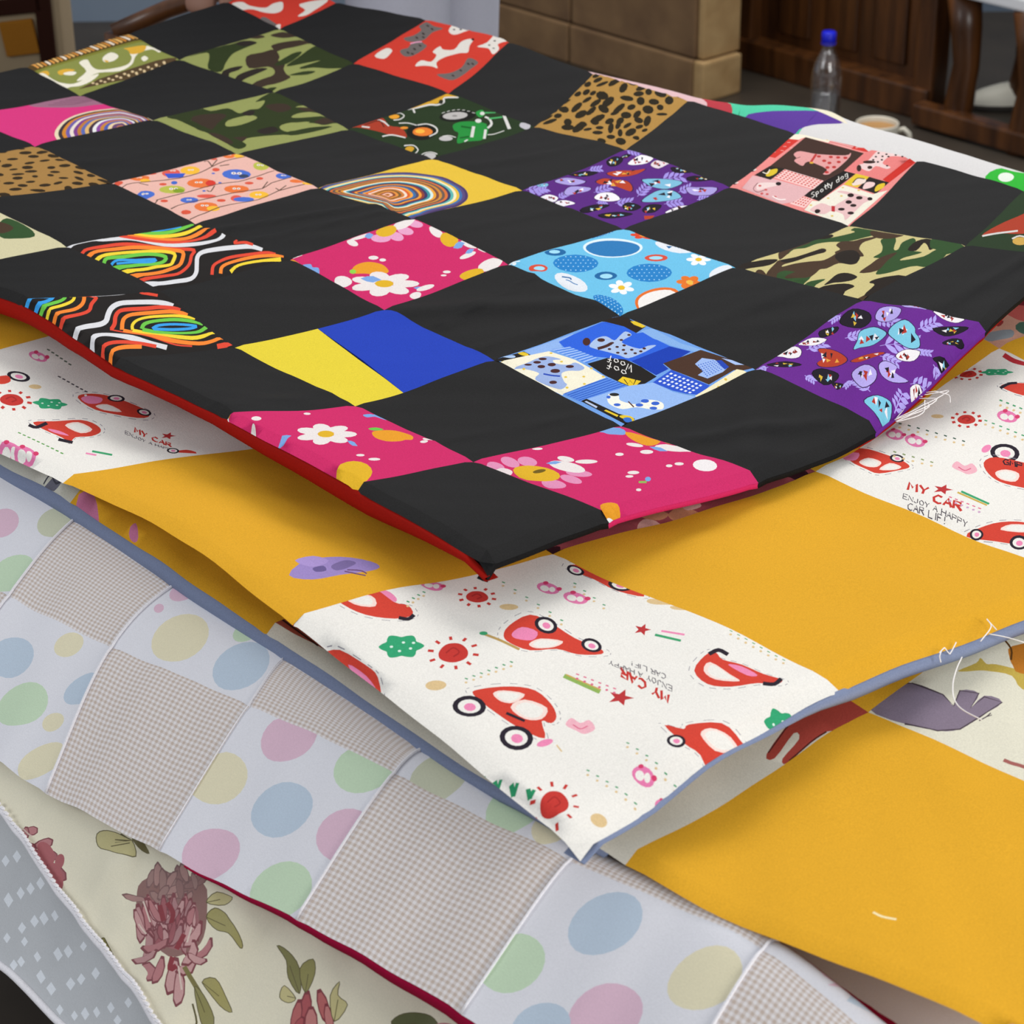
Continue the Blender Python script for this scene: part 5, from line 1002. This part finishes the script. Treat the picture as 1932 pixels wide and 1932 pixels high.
for i in range(NI):
    for j in range(NJ):
        grid1[i, j] = (-i * S1, j * S1, Z1)
        if (i, j) in Q1PX:
            p = near(*Q1PX[(i, j)], grid1[i, j])
            if abs(p[2] - Z1) > .022: p = on_z(*Q1PX[(i, j)], Z1 + math.copysign(.022, p[2] - Z1))
            off[i, j] = p - grid1[i, j]; known[i, j] = True
for _ in range(40):                                   # seams outside the frame follow their neighbours
    for i in range(NI):
        for j in range(NJ):
            if not known[i, j]:
                nb = [off[a, b] for a, b in ((i-1,j),(i+1,j),(i,j-1),(i,j+1)) if 0 <= a < NI and 0 <= b < NJ]
                off[i, j] = np.mean(nb, 0) * .95
grid1 += off
def smooth01(x): x = np.clip(x, 0, 1); return x * x * (3 - 2 * x)
CREASE1 = [((2.85,2.05),(2.2,2.95),.0045,.10),((2.55,2.1),(2.75,2.98),.0030,.05),((2.15,2.05),(2.1,2.6),.002,.05),((4.75,2.0),(4.35,2.98),.0034,.06),((4.4,2.05),(4.2,2.9),.0026,.05),((0.25,2.2),(.75,2.8),.005,.14),((.55,2.15),(.25,2.75),.004,.08),
 ((1.3,1.0),(1.2,1.9),.0016,.05),((3.6,3.05),(3.5,3.95),.0016,.06),((1.6,3.1),(1.4,3.9),.0018,.07),((.3,3.2),(.55,3.9),.005,.12),((5.2,1.1),(5.3,1.9),.0016,.06),((2.1,.1),(2.2,.95),.0018,.05),((5.6,3.1),(5.5,3.9),.0018,.07),((3.3,.1),(3.2,.9),.0015,.05),((4.6,4.1),(4.3,4.9),.0018,.07),((.4,4.1),(.3,4.9),.003,.09),((6.4,2.1),(6.3,2.9),.002,.06)]
def crease(lst, s, t):
    out = 0
    for (a0, b0), (a1, b1), amp, wd in lst:
        dx, dy = a1 - a0, b1 - b0; L2_ = dx * dx + dy * dy; f = ((s - a0) * dx + (t - b0) * dy) / L2_
        d = np.abs((s - a0) * dy - (t - b0) * dx) / math.sqrt(L2_); e = np.where(f < 0, f, np.where(f > 1, f - 1, 0)) * math.sqrt(L2_)
        out = out + amp * np.exp(-(d / wd) ** 2) * np.exp(-(e / (wd * 1.5)) ** 2)
    return out
def wrinkle1(s, t, p):
    w_ = .0022 * vnoise(p, (7, 5), 3.1) + .0011 * vnoise(p @ np.array([[.8, .6, 0], [-.6, .8, 0], [0, 0, 1]]), (34, 7), 8.2, 1)
    w_ = w_ + crease(CREASE1, s, t)
    fs = np.abs(s - np.round(s)); ft = np.abs(t - np.round(t))
    w_ -= .0016 * (np.exp(-(fs / .02) ** 2) + np.exp(-(ft / .02) ** 2))          # seams sit a little deeper
    for d in (s, t, 6 - t, 9 - s):
        w_ -= .0065 * (1 - smooth01(d / .055))                                   # the hem rolls over
    return w_
L1 = Lattice(grid1, 0, 0, wrinkle1)
q1 = empty('checkered_quilt', 'black patchwork quilt with colourful printed squares and red backing, on top of the pile', 'quilt')
for i in range(NI - 1):
    for j in range(NJ - 1):
        pr = PRINTS1.get((i, j)) if (i + j) % 2 else None
        if pr is None:
            patch(L1, i, j, '#252525', [], q1, M_BLACK, grid=16, label='plain black cotton square')
        else:
            base, shp, lab = pr
            if (i, j) == (1, 2): shp = [(c_, [(1178 + (x - 1178) * 1.05, 692 + (y - 692) * 1.06) for x, y in P_]) for c_, P_ in shp]
            patch(L1, i, j, base, shp, q1, M_PRINT, grid=16, label=lab, space='uv' if (i, j) == (6, 1) else 'px')
xs = np.linspace(0, 1, 61)
dl = (.014 + .004 * np.sin(xs * 17)) * np.clip(.3 + xs * 6, 0, 1)
skirt('backing', L1, [(9 - 9 * x, 0) for x in xs], M_RED, q1, out=.004, drop=list(dl[::-1]), inn=.010)
for j_, col_ in enumerate([None, '#cb2c66', None, '#692b8d', None, '#2c3c28']):
    skirt('hem', L1, [(0, j_ + x) for x in np.linspace(0, 1, 16)], M_BLACK if col_ is None else cotton('hem_cloth', col_), q1, out=-.001, drop=.006, inn=.012)
tr_ = np.linspace(2.65, 4.5, 30)
skirt('backing', L1, [(0, t_) for t_ in tr_], M_RED, q1, out=-.003, drop=list(np.interp(tr_, [2.65, 2.9, 3.4, 4.1, 4.5], [.004, .009, .011, .010, .005])), inn=.012)
skirt('backing', L1, [(9 * x, 6) for x in xs], M_RED, q1, out=-.001, drop=.008, inn=.05)
skirt('backing', L1, [(9, 6 - 6 * x) for x in xs], M_RED, q1, out=-.001, drop=.008, inn=.05)
g1 = [(i, j) for i in np.linspace(.15, 8.9, 40) for j in np.linspace(.1, 5.9, 26)]
gv = L1(np.array([x[0] for x in g1]), np.array([x[1] for x in g1])) - [0, 0, .0125]
mesh_obj('backing', gv, [(a * 26 + b, a * 26 + b + 1, (a + 1) * 26 + b + 1, (a + 1) * 26 + b) for a in range(39) for b in range(25)], M_RED, q1)

# ================================================================== car print quilt
Z2 = .808
Q2PX = [  # rows a = 3 (front edge) .. -1, columns b = 0 (left edge) .. 4
 [(1095,1570),(1590,1264),(2085,1085),(2480,920),(2800,790)],
 [(550,1150),(1043,1028),(1540,868),(1887,641),(2200,500)],
 [(115,880),(600,800),(1090,650),(1480,500),(1800,390)],
 [(-290,715),(190,592),(640,480),(1000,380),(1300,290)],
 [(-640,560),(-150,455),(260,360),(600,270),(900,200)]]
def p2(a, b):
    x, y = Q2PX[a][b]; dz = 0
    if b == 0 and a in (1, 2): dz = .006
    if b == 0 and a == 0: dz = .000
    if b == 1 and a == 0: dz = .006
    return on_z(x, y, Z2 + dz)
FOLD = np.array([[.66, -.75, 0], [.75, .66, 0], [0, 0, 1.0]])
def wrinkle2(s, t, p):
    w_ = .0050 * vnoise(p, (3.2, 3), 23.3) + .0035 * vnoise(p, (7, 6), 13.3) + .0032 * vnoise(p @ np.array([[.5, .86, 0], [-.86, .5, 0], [0, 0, 1]]), (20, 5), 2.2, 1)
    fs = np.abs(s - np.round(s)); ft = np.abs(t - np.round(t))
    w_ -= .0014 * (np.exp(-(fs / .014) ** 2) + np.exp(-(ft / .014) ** 2))
    w_ -= .006 * (1 - smooth01(t / .04)) + .007 * (1 - smooth01(s / .10)) ** 2
    w_ += .0030 * vnoise(p @ FOLD, (13, 2.5), 71.0, 1)
    # the yellow square beside the left edge stands up off the cloth below it
    w_ += .010 * np.exp(-((t) / .35) ** 2) * np.exp(-((s - 1.55) / .45) ** 2)
    # stays below the checkered quilt lying on it
    return w_ - .008
L2 = Lattice([[p2(a, b) for b in range(5)] for a in range(5)], 0, 0, wrinkle2)
q2 = empty('car_print_quilt', 'quilt of white car-print and golden yellow squares, lying under the black checkered quilt', 'quilt')
for a in range(4):
    for b in range(4):
        base, shp, lab = PRINTS2.get((a, b), (('#efeee8' if (a + b) % 2 == 0 else '#dfa92f'), [], None))
        if a == 3 and b > 1: continue
        patch(L2, a, b, base, shp, q2, M_PRINT, grid=22, label=lab or ('white cotton square' if (a + b) % 2 == 0 else 'golden yellow cotton square'))
pe = [(4 - 4 * x, 0) for x in xs]; pf = [(0, 3.9 * x) for x in xs[1:]]
skirt('backing', L2, [(0, 0)] + pf, M_BLUEBACK, q2, out=.004, drop=list(.001 + .011 * np.clip((xs - .16) * 9, 0, 1)), inn=.015)

# ================================================================== animal print quilt
Z3 = .784
Q3PX = [
 [(2080,2010),(2350,1630),(2700,1380)],
 [(1180,1603),(1640,1325),(2050,1040)],
 [(500,1172),(980,980),(1420,780)],
 [(130,930),(560,740),(950,560)],
 [(-260,690),(150,500),(500,330)]]
def wrinkle3(s, t, p):
    w_ = .0050 * vnoise(p, (3.2, 3), 33.3) + .0035 * vnoise(p, (7, 6), 31.7) + .0034 * vnoise(p @ np.array([[.3, .95, 0], [-.95, .3, 0], [0, 0, 1]]), (18, 5), 5.5, 1)
    fs = np.abs(s - np.round(s)); ft = np.abs(t - np.round(t))
    w_ -= .0014 * (np.exp(-(fs / .014) ** 2) + np.exp(-(ft / .014) ** 2))
    w_ -= .006 * (1 - smooth01(t / .03))
    w_ += .0035 * vnoise(p @ FOLD, (11, 2.5), 171.0, 1) + .0022 * vnoise(p @ FOLD, (24, 4), 181.0, 1)
    return w_ - .004
def z3(a, b): return Z3 + (-.010 if (a, b) in ((1, 0), (1, 1)) else 0) + (.006 if (a, b) == (0, 0) else 0)
L3 = Lattice([[on_z(*q, z3(a, b)) for b, q in enumerate(row)] for a, row in enumerate(Q3PX)], 0, 0, wrinkle3)
q3 = empty('animal_print_quilt', 'quilt of golden yellow and cream animal-print squares with slate blue backing, under the car quilt', 'quilt')
for a in range(4):
    for b in range(2):
        base, shp, lab = PRINTS3.get((a, b), (('#dfa92f' if (a + b) % 2 == 0 else '#e6e2d4'), [], None))
        patch(L3, a, b, base, shp, q3, M_PRINT, grid=22, label=lab or ('golden yellow cotton square' if (a + b) % 2 == 0 else 'cream cotton square'))
sx = np.linspace(4, 1.04, 80)
dr3 = np.interp(sx, [1.04, 1.15, 1.6, 2.2, 4], [.001, .008, .016, .019, .021])
skirt('backing', L3, [(s, 0) for s in sx], M_BLUEBACK, q3, out=.005, drop=list(dr3), inn=.03)

# ================================================================== dotted quilt draped over the table edge
SL = math.tan(math.radians(45)); Y4, ZT = -.09, .767
def on_slope(px, py, dz=0.0, y0=Y4):
    return on_plane(px, py, (0, y0, ZT + dz), (0, -SL, 1))
VX = [-.72, -.565, -.408, -.253, -.104, .06, .223, .375, .53, .69]
H1PX = {2:(18,1125),3:(212,1222),4:(470,1328),5:(745,1455),6:(1076,1618),7:(1440,1785)}
BPX = {3:(86,1489),4:(300,1605),5:(560,1736),6:(870,1906)}
rows4 = []
for k, x in enumerate(VX):
    dd4 = float(np.interp(k, [4, 5, 6, 7, 9], [0, -.006, -.024, -.036, -.042]))
    h = on_slope(*H1PX[k], dd4) if k in H1PX else np.array([x, np.interp(x, [-.72, -.41, .38, .7], [-.16, -.143, -.078, -.06]), 0])
    if k not in H1PX: h[2] = ZT + dd4 + (h[1] - Y4) * SL
    b_ = on_slope(*BPX[k], dd4 * .6) if k in BPX else np.array([x, np.interp(x, [-.72, -.25, .22, .7], [-.25, -.218, -.177, -.15]), 0])
    if k not in BPX: b_[2] = ZT + dd4 * .6 + (b_[1] - Y4) * SL
    rows4.append([b_, h, np.array([x, -.058 - dd4 * .8, ZT + .002 + dd4]), np.array([x, .09, ZT + .002 + dd4])])
def wrinkle4(s, t, p):
    w_ = .004 * vnoise(p, (4, 5), 41.0) + (.0028 + .003 * np.clip((4 - s) / 2, 0, 1)) * vnoise(p, (26, 6), 15.5, 1) * np.clip(1.7 - t, 0, 1)
    fs = np.abs(s - np.round(s)); ft = np.abs(t - np.round(t))
    w_ -= .0012 * (np.exp(-(fs / .016) ** 2) + np.exp(-(ft / .016) ** 2))
    return w_
L4 = Lattice(rows4, 0, 0, wrinkle4)
q4 = empty('dotted_quilt', 'pale quilt of pastel polka dot and beige gingham squares draped over the table edge', 'quilt')
for a in range(len(VX) - 1):
    for b in range(3):
        g_ = (a + b) % 2 == 1 if b < 2 else True
        if b == 2:
            patch(L4, a, b, '#e9e8ee', [], q4, M_SATIN, grid=4, label='white square hidden under the pile'); continue
        if g_: patch(L4, a, b, '#e9e8ee', [], q4, M_GING, grid=14, label='beige and white gingham check square')
        else: patch(L4, a, b, '#e6e6ec', DOTS4.get((a, b), []), q4, M_SATIN, grid=16, label='white square with pale pastel polka dots')
for k in (2, 3, 4, 5, 6, 7):
    tt = np.linspace(0.0, 1.95, 30)
    P = L4(np.full(30, float(k)), tt) + [0, -.0006, .0012]
    tube('piping', P, .0012 if k != 4 else .0006, M_WHITE, q4, n=6)
sx = np.linspace(0, len(VX) - 1, 80)
sk = np.linspace(4.2, len(VX) - 1, 60)
skirt('backing', L4, [(s, 0) for s in sk], M_MAROON, q4, out=.001, drop=list(np.interp(sk, [4.2, 5, 6.2, 9], [.002, .007, .013, .014])), inn=.02, sign=1.0)
P4 = L4(np.repeat(sx, 8), np.tile(np.linspace(.03, 2.9, 8), 80)) - [0, -.005, .005]
mesh_obj('backing', P4, [(a * 8 + b, a * 8 + b + 1, (a + 1) * 8 + b + 1, (a + 1) * 8 + b) for a in range(79) for b in range(7)], M_MAROON, q4)

# ================================================================== white quilt sticking out at the back
Q5T = [(1080,130),(1225,162),(1312,184),(1395,198),(1470,199),(1552,208),(1602,229),(1720,262),(1932,326),(2120,378)]
r5 = []
for x, y in Q5T:
    a_ = on_z(x, y, .822); r5.append([a_ + [0, .004, -.010], a_, a_ + [.0, -.06, .000] - [0, 0, .002], a_ + [0, -.12, -.012]])
L5 = Lattice(r5, 0, 0, lambda s, t, p: .001 * vnoise(p, (20, 20), 77))
q5 = empty('white_quilt', 'white quilt with mint, purple and green pieces showing along the far edge of the pile', 'quilt')
k = Ink()
k.poly('#b23a44', [(1335,170),(1400,185),(1400,260),(1330,260)]); k.poly('#d8b4b8', [(1080,100),(1335,170),(1335,270),(1080,200)])
k.poly('#4fc39c', [(1385,180),(1440,186),(1520,195),(1545,210),(1500,320),(1385,300)]); k.blob('#5a3a94', [(1405,222),(1440,212),(1500,209),(1555,213),(1594,231),(1545,234),(1508,245),(1480,275),(1420,262)]); k.poly('#e4dcc4', [(1500,196),(1560,200),(1612,222),(1600,234),(1545,212)])
k.blob('#35b13a', [(1858,345),(1880,318),(1940,308),(2040,330),(2100,430),(1900,420)])
for x, y in [(1898,334),(1965,352),(2010,372)]: k.ell('#dfe8dc', x, y, 15, 9)
patch(L5, 0, 0, '#d4d2d1', k.s, q5, M_PRINT, grid=60, label='white cloth with mint, purple, red and green pieces', da=9.0, db=3.0)

# ================================================================== floral tablecloth and the grey dotted cloth below it
def hang_lattice(hem, dz, wr, rows=(0, .33, .66, 1)):
    out = []
    for x, y in hem:
        h = on_slope(x, y, dz); dx_ = -.05 * float(smooth01((h[0] + .05) / .25)); h = h + [0, 0, dx_]; top = np.array([h[0], -.068, ZT + dz * .3 - .003 + dx_]); inn = np.array([h[0], .10, ZT + dz * .3 - .003 + dx_])
        out.append([h, h + (top - h) * .33, h + (top - h) * .68 + [0, 0, .004], top, inn])
    return Lattice(out, 0, 0, wr)
def wr_f(s, t, p): return (.008 * vnoise(p, (15, 6), 51.0) + .005 * vnoise(p, (26, 20), 61.0)) * np.clip(2.6 - t, 0, 1)
LF = hang_lattice([(-330,1130),(-140,1345),(0,1532),(75,1630),(150,1733),(225,1832),(300,1932),(420,2095),(600,2340),(820,2640)], -.014, wr_f)
fc_ = empty('floral_tablecloth', 'cream tablecloth with pink chrysanthemums hanging below the dotted quilt', 'tablecloth')
k = Ink(0, 1232, 2.76)
P1, P2, P3, P4 = '#b5787a', '#a05a60', '#c79a98', '#7e4046'
LG, LO, LD = '#a39b62', '#c4bb86', '#5c5430'
rr = random.Random(3)
def petal(x, y, ang, L, w_, c1, c2, curl=0.0):
    a = math.radians(ang); pts = [(x + L * f * math.cos(a + curl * f), y + L * f * math.sin(a + curl * f)) for f in (0, .3, .6, .85, 1)]
    P = np.array(pts); t = np.gradient(P, axis=0); t /= np.linalg.norm(t, axis=1, keepdims=True); n_ = np.stack([-t[:, 1], t[:, 0]], 1); ww = np.array([.35, .9, 1.0, .8, .1])[:, None] * w_
    poly = np.concatenate([P + n_ * ww, (P - n_ * ww)[::-1]])
    k.poly(c2, [tuple(v) for v in poly * 1.0]); Q = P.mean(0) + (poly - P.mean(0)) * .80; k.poly(c1, [tuple(v) for v in Q])
# big chrysanthemum
k.blob('#8c6660', [(740,1180),(900,1130),(1060,1200),(1080,1330),(1060,1480),(1000,1560),(880,1600),(780,1500),(720,1380),(710,1260)])
k.blob('#9c6668', [(760,1300),(900,1260),(1020,1320),(1030,1450),(960,1560),(850,1540),(770,1440)])
for i in range(26):
    a = rr.uniform(200, 340); petal(890 + rr.uniform(-130, 150), 1230 + rr.uniform(-40, 110), a, rr.uniform(80, 150), rr.uniform(16, 24), rr.choice(['#9c7a74', '#a9827c', '#8f6a66']), '#7c5a58', rr.uniform(-.4, .4))
for i in range(48):
    x, y = 890 + rr.uniform(-150, 140), 1320 + rr.uniform(-90, 130); petal(x, y, 90 + (890 - x) * -.18 + rr.uniform(-18, 18), rr.uniform(110, 170), rr.uniform(16, 24), rr.choice([P1, P2, P3, '#ad7f80']), P4, rr.uniform(-.5, .5))
for x, y, a, L_, w_, cu in [(715,1300,75,200,26,.2),(760,1420,60,200,26,.6),(735,1520,60,150,30,-1.2),(820,1560,110,140,24,1.0),(765,1720,20,90,26,-2.2),(850,1600,95,150,24,.3),(920,1600,95,180,34,.2),(935,1640,85,190,30,.2),(1000,1560,60,140,26,1.2),(1100,1480,85,150,20,.8),(1050,1400,100,180,22,.4),(1010,1500,70,150,24,.8),(700,1330,80,140,20,-.3),(1080,1600,160,110,20,.6)]: petal(x, y, a, L_, w_, rr.choice([P1, P3, '#b98a8a']), P4, cu)
for pts in [[(870,1290),(900,1340),(890,1400)],[(830,1300),(850,1380)],[(960,1480),(920,1560)],[(900,1600),(885,1660),(920,1640)]]: k.stroke('#8a2f38', pts, 26, .9)
for pts in [[(745,1290),(780,1380)],[(720,1400),(760,1440)],[(1000,1440),(975,1520)],[(930,1640),(945,1740)]]: k.stroke('#d8c4b8', pts, 9, .9)
def leafy(pts, c=LG):
    k.blob(c, pts); P = smooth_closed(pts, 3); k.stroke(LD, P + [P[0]], 4.5, .9, 0); c0 = np.mean(pts, 0); k.stroke(LD, [tuple(pts[0]), tuple(c0)], 4, .9, 0)
leafy([(690,1010),(620,950),(560,920),(505,940),(510,1000),(570,1050),(640,1085),(710,1080)], LO); k.blob('#6a6238', [(690,1000),(740,1000),(780,1050),(720,1040)])
for pts in [[(630,950),(680,1000)],[(600,985),(680,1010)],[(580,1025),(680,1025)]]: k.stroke(LD, pts, 7, .9)
leafy([(1075,1380),(1120,1330),(1170,1350),(1200,1400),(1260,1500),(1250,1530),(1190,1470),(1130,1440)]); leafy([(1075,1310),(1130,1250),(1210,1270),(1170,1310)], LO)
k.stroke('#7c7444', [(960,1640),(1020,1720),(1060,1800),(1090,1950)], 26, .9); leafy([(1050,1700),(1120,1680),(1170,1740),(1205,1830),(1140,1790)]); leafy([(1010,1720),(1060,1760),(1110,1850),(1090,1950),(1040,1870)], '#8f8a56'); k.stroke(LD, [(1000,1800),(1020,1880),(1000,1932)], 10, .9)
# left flower
for i in range(16):
    x, y = 170 + rr.uniform(-70, 90), 1000 + rr.uniform(-110, 200); x = 60 + (y - 860) * .62 + rr.uniform(-10, 70); petal(x, y, rr.uniform(-20, 100), rr.uniform(60, 110), rr.uniform(22, 34), rr.choice([P1, P2, '#b0666a']), P4, rr.uniform(-.5, .5))
for e in [(285,1150,38,70,-20),(240,1040,40,60,-30),(310,1080,25,40,10)]: k.ell(rr.choice(['#a65a5e', '#8e444c']), *e)
k.stroke('#e0c8bc', [(120,930),(150,960),(170,970)], 9, .9)
leafy([(520,1500),(540,1480),(560,1520),(600,1590),(630,1670),(580,1640),(540,1570)], '#8f8a4c')
# right bud
for x, y, a, L_, w_ in [(1600,1760,95,200,34),(1560,1800,100,180,30),(1660,1760,75,190,30),(1620,1850,90,150,36),(1700,1840,80,140,24),(1580,1900,120,100,24)]: petal(x, y, a, L_, w_, rr.choice(['#b4605e', '#a84e52', '#bf7a76']), '#7e3038')
leafy([(1560,1770),(1500,1680),(1490,1590),(1440,1500),(1500,1540),(1560,1640)], '#7f7c48'); leafy([(1590,1770),(1560,1640),(1630,1600),(1640,1680)], '#8f8a50'); leafy([(1540,1790),(1480,1720),(1455,1780),(1500,1810)], LO); leafy([(1740,1920),(1720,1800),(1770,1720),(1760,1790),(1810,1830)], LO)
leafy([(2040,1932),(2080,1880),(2160,1860),(2240,1870),(2280,1932),(2200,1980)], '#5c6038'); k.ell('#c07880', 2310, 1925, 50, 14)
pf = k.s
patch(LF, 0, 0, '#e4dec6', pf, fc_, M_SATIN, grid=44, label='cream cloth with pink flowers and olive leaves', da=9.0, db=4.0, name='cloth')
sh_ = np.linspace(0.6, 8.5, 90); P = LF(sh_, np.zeros(90)); tube('hem', P, .0024, M_WHITE, fc_, n=8)
for q in range(70):
    p_ = LF(np.array([1.4 + q * .075]), np.array([.03]))[0] + [0, -.002, .004]; rbox('hem_stitch', (.005, .003, .003), M_WHITE, fc_, .001, tuple(p_), segs=1)
def wr_g(s, t, p): return .009 * vnoise(p, (11, 9), 91.0) * np.clip(2.6 - t, 0, 1)
LGc = hang_lattice([(-330,1460),(-140,1655),(0,1812),(60,1872),(120,1932),(220,2032),(330,2150),(500,2330)], -.034, wr_g)
gc = empty('grey_undercloth', 'pale grey cloth with white diamond dots hanging below the floral tablecloth', 'tablecloth')
k = Ink(0, 1440, 3.927)
rr = random.Random(11)
dd = [(40,715),(125,690),(58,980),(150,940),(225,920),(300,890),(45,1250),(160,1200),(255,1165),(325,1145),(405,1120),(155,1460),(275,1420),(425,1380),(500,1355),(615,1330),(375,1640),(520,1610),(600,1590),(710,1570),(440,1800),(550,1860),(630,1850),(715,1835),(820,1800),(950,1770),(180,1310),(100,1480),(870,1900),(300,1560),(-60,900),(-50,1180),(760,1990),(640,2080)]
for x, y in dd:
    a_ = rr.uniform(1.0, 1.4); k.poly('#dfe4ea', [(x, y - 38 * a_), (x + 26 * a_, y + 4), (x, y + 38 * a_), (x - 26 * a_, y - 4)])
patch(LGc, 0, 0, '#bcbfc2', k.s, gc, M_SATIN, grid=30, label='pale grey cloth with white diamonds', da=7.0, db=4.0, name='cloth')
P = LGc(np.linspace(.4, 6.5, 70), np.zeros(70)); tube('hem', P, .003, M_WHITE, gc, n=8)

# ================================================================== loose threads at the frayed edges
def threads(parent, lst, z):
    for pts in lst:
        P = [on_z(x, y, z + dz) for x, y, dz in pts]; A = np.array(P); Q = smooth_open(A[:, :2], 5); Zz = np.interp(np.linspace(0, 1, len(Q)), np.linspace(0, 1, len(A)), A[:, 2])
        tube('loose_thread', np.column_stack([Q, Zz]), .00045, M_THREAD, parent, n=5)
threads(q1, [[(1690,790,.0),(1740,765,.006),(1790,738,.004),(1760,742,.004),(1720,748,.002)],[(1688,792,0),(1730,775,.006),(1768,752,.008),(1722,752,.002)],[(1692,796,0),(1740,780,.004),(1745,755,.006)],[(1725,742,.002),(1765,738,.008),(1790,745,.006),(1793,760,0)],[(1692,788,0),(1725,750,.004),(1740,748,.006)],[(1690,795,.0),(1720,782,.004),(1752,768,.004),(1748,758,.002)]], .815)
threads(q2, [[(1772,1232,.004),(1782,1222,.006),(1792,1234,.0),(1804,1212,.004)],[(1815,1240,0),(1805,1262,0),(1798,1290,0),(1800,1318,0),(1815,1338,0),(1852,1358,0)],[(1850,1210,.006),(1870,1182,.01),(1862,1168,.01),(1880,1188,.006)],[(1866,1196,.004),(1898,1202,.002),(1932,1212,0)],[(1775,1250,0),(1773,1238,.004),(1776,1228,.006)]], .793)
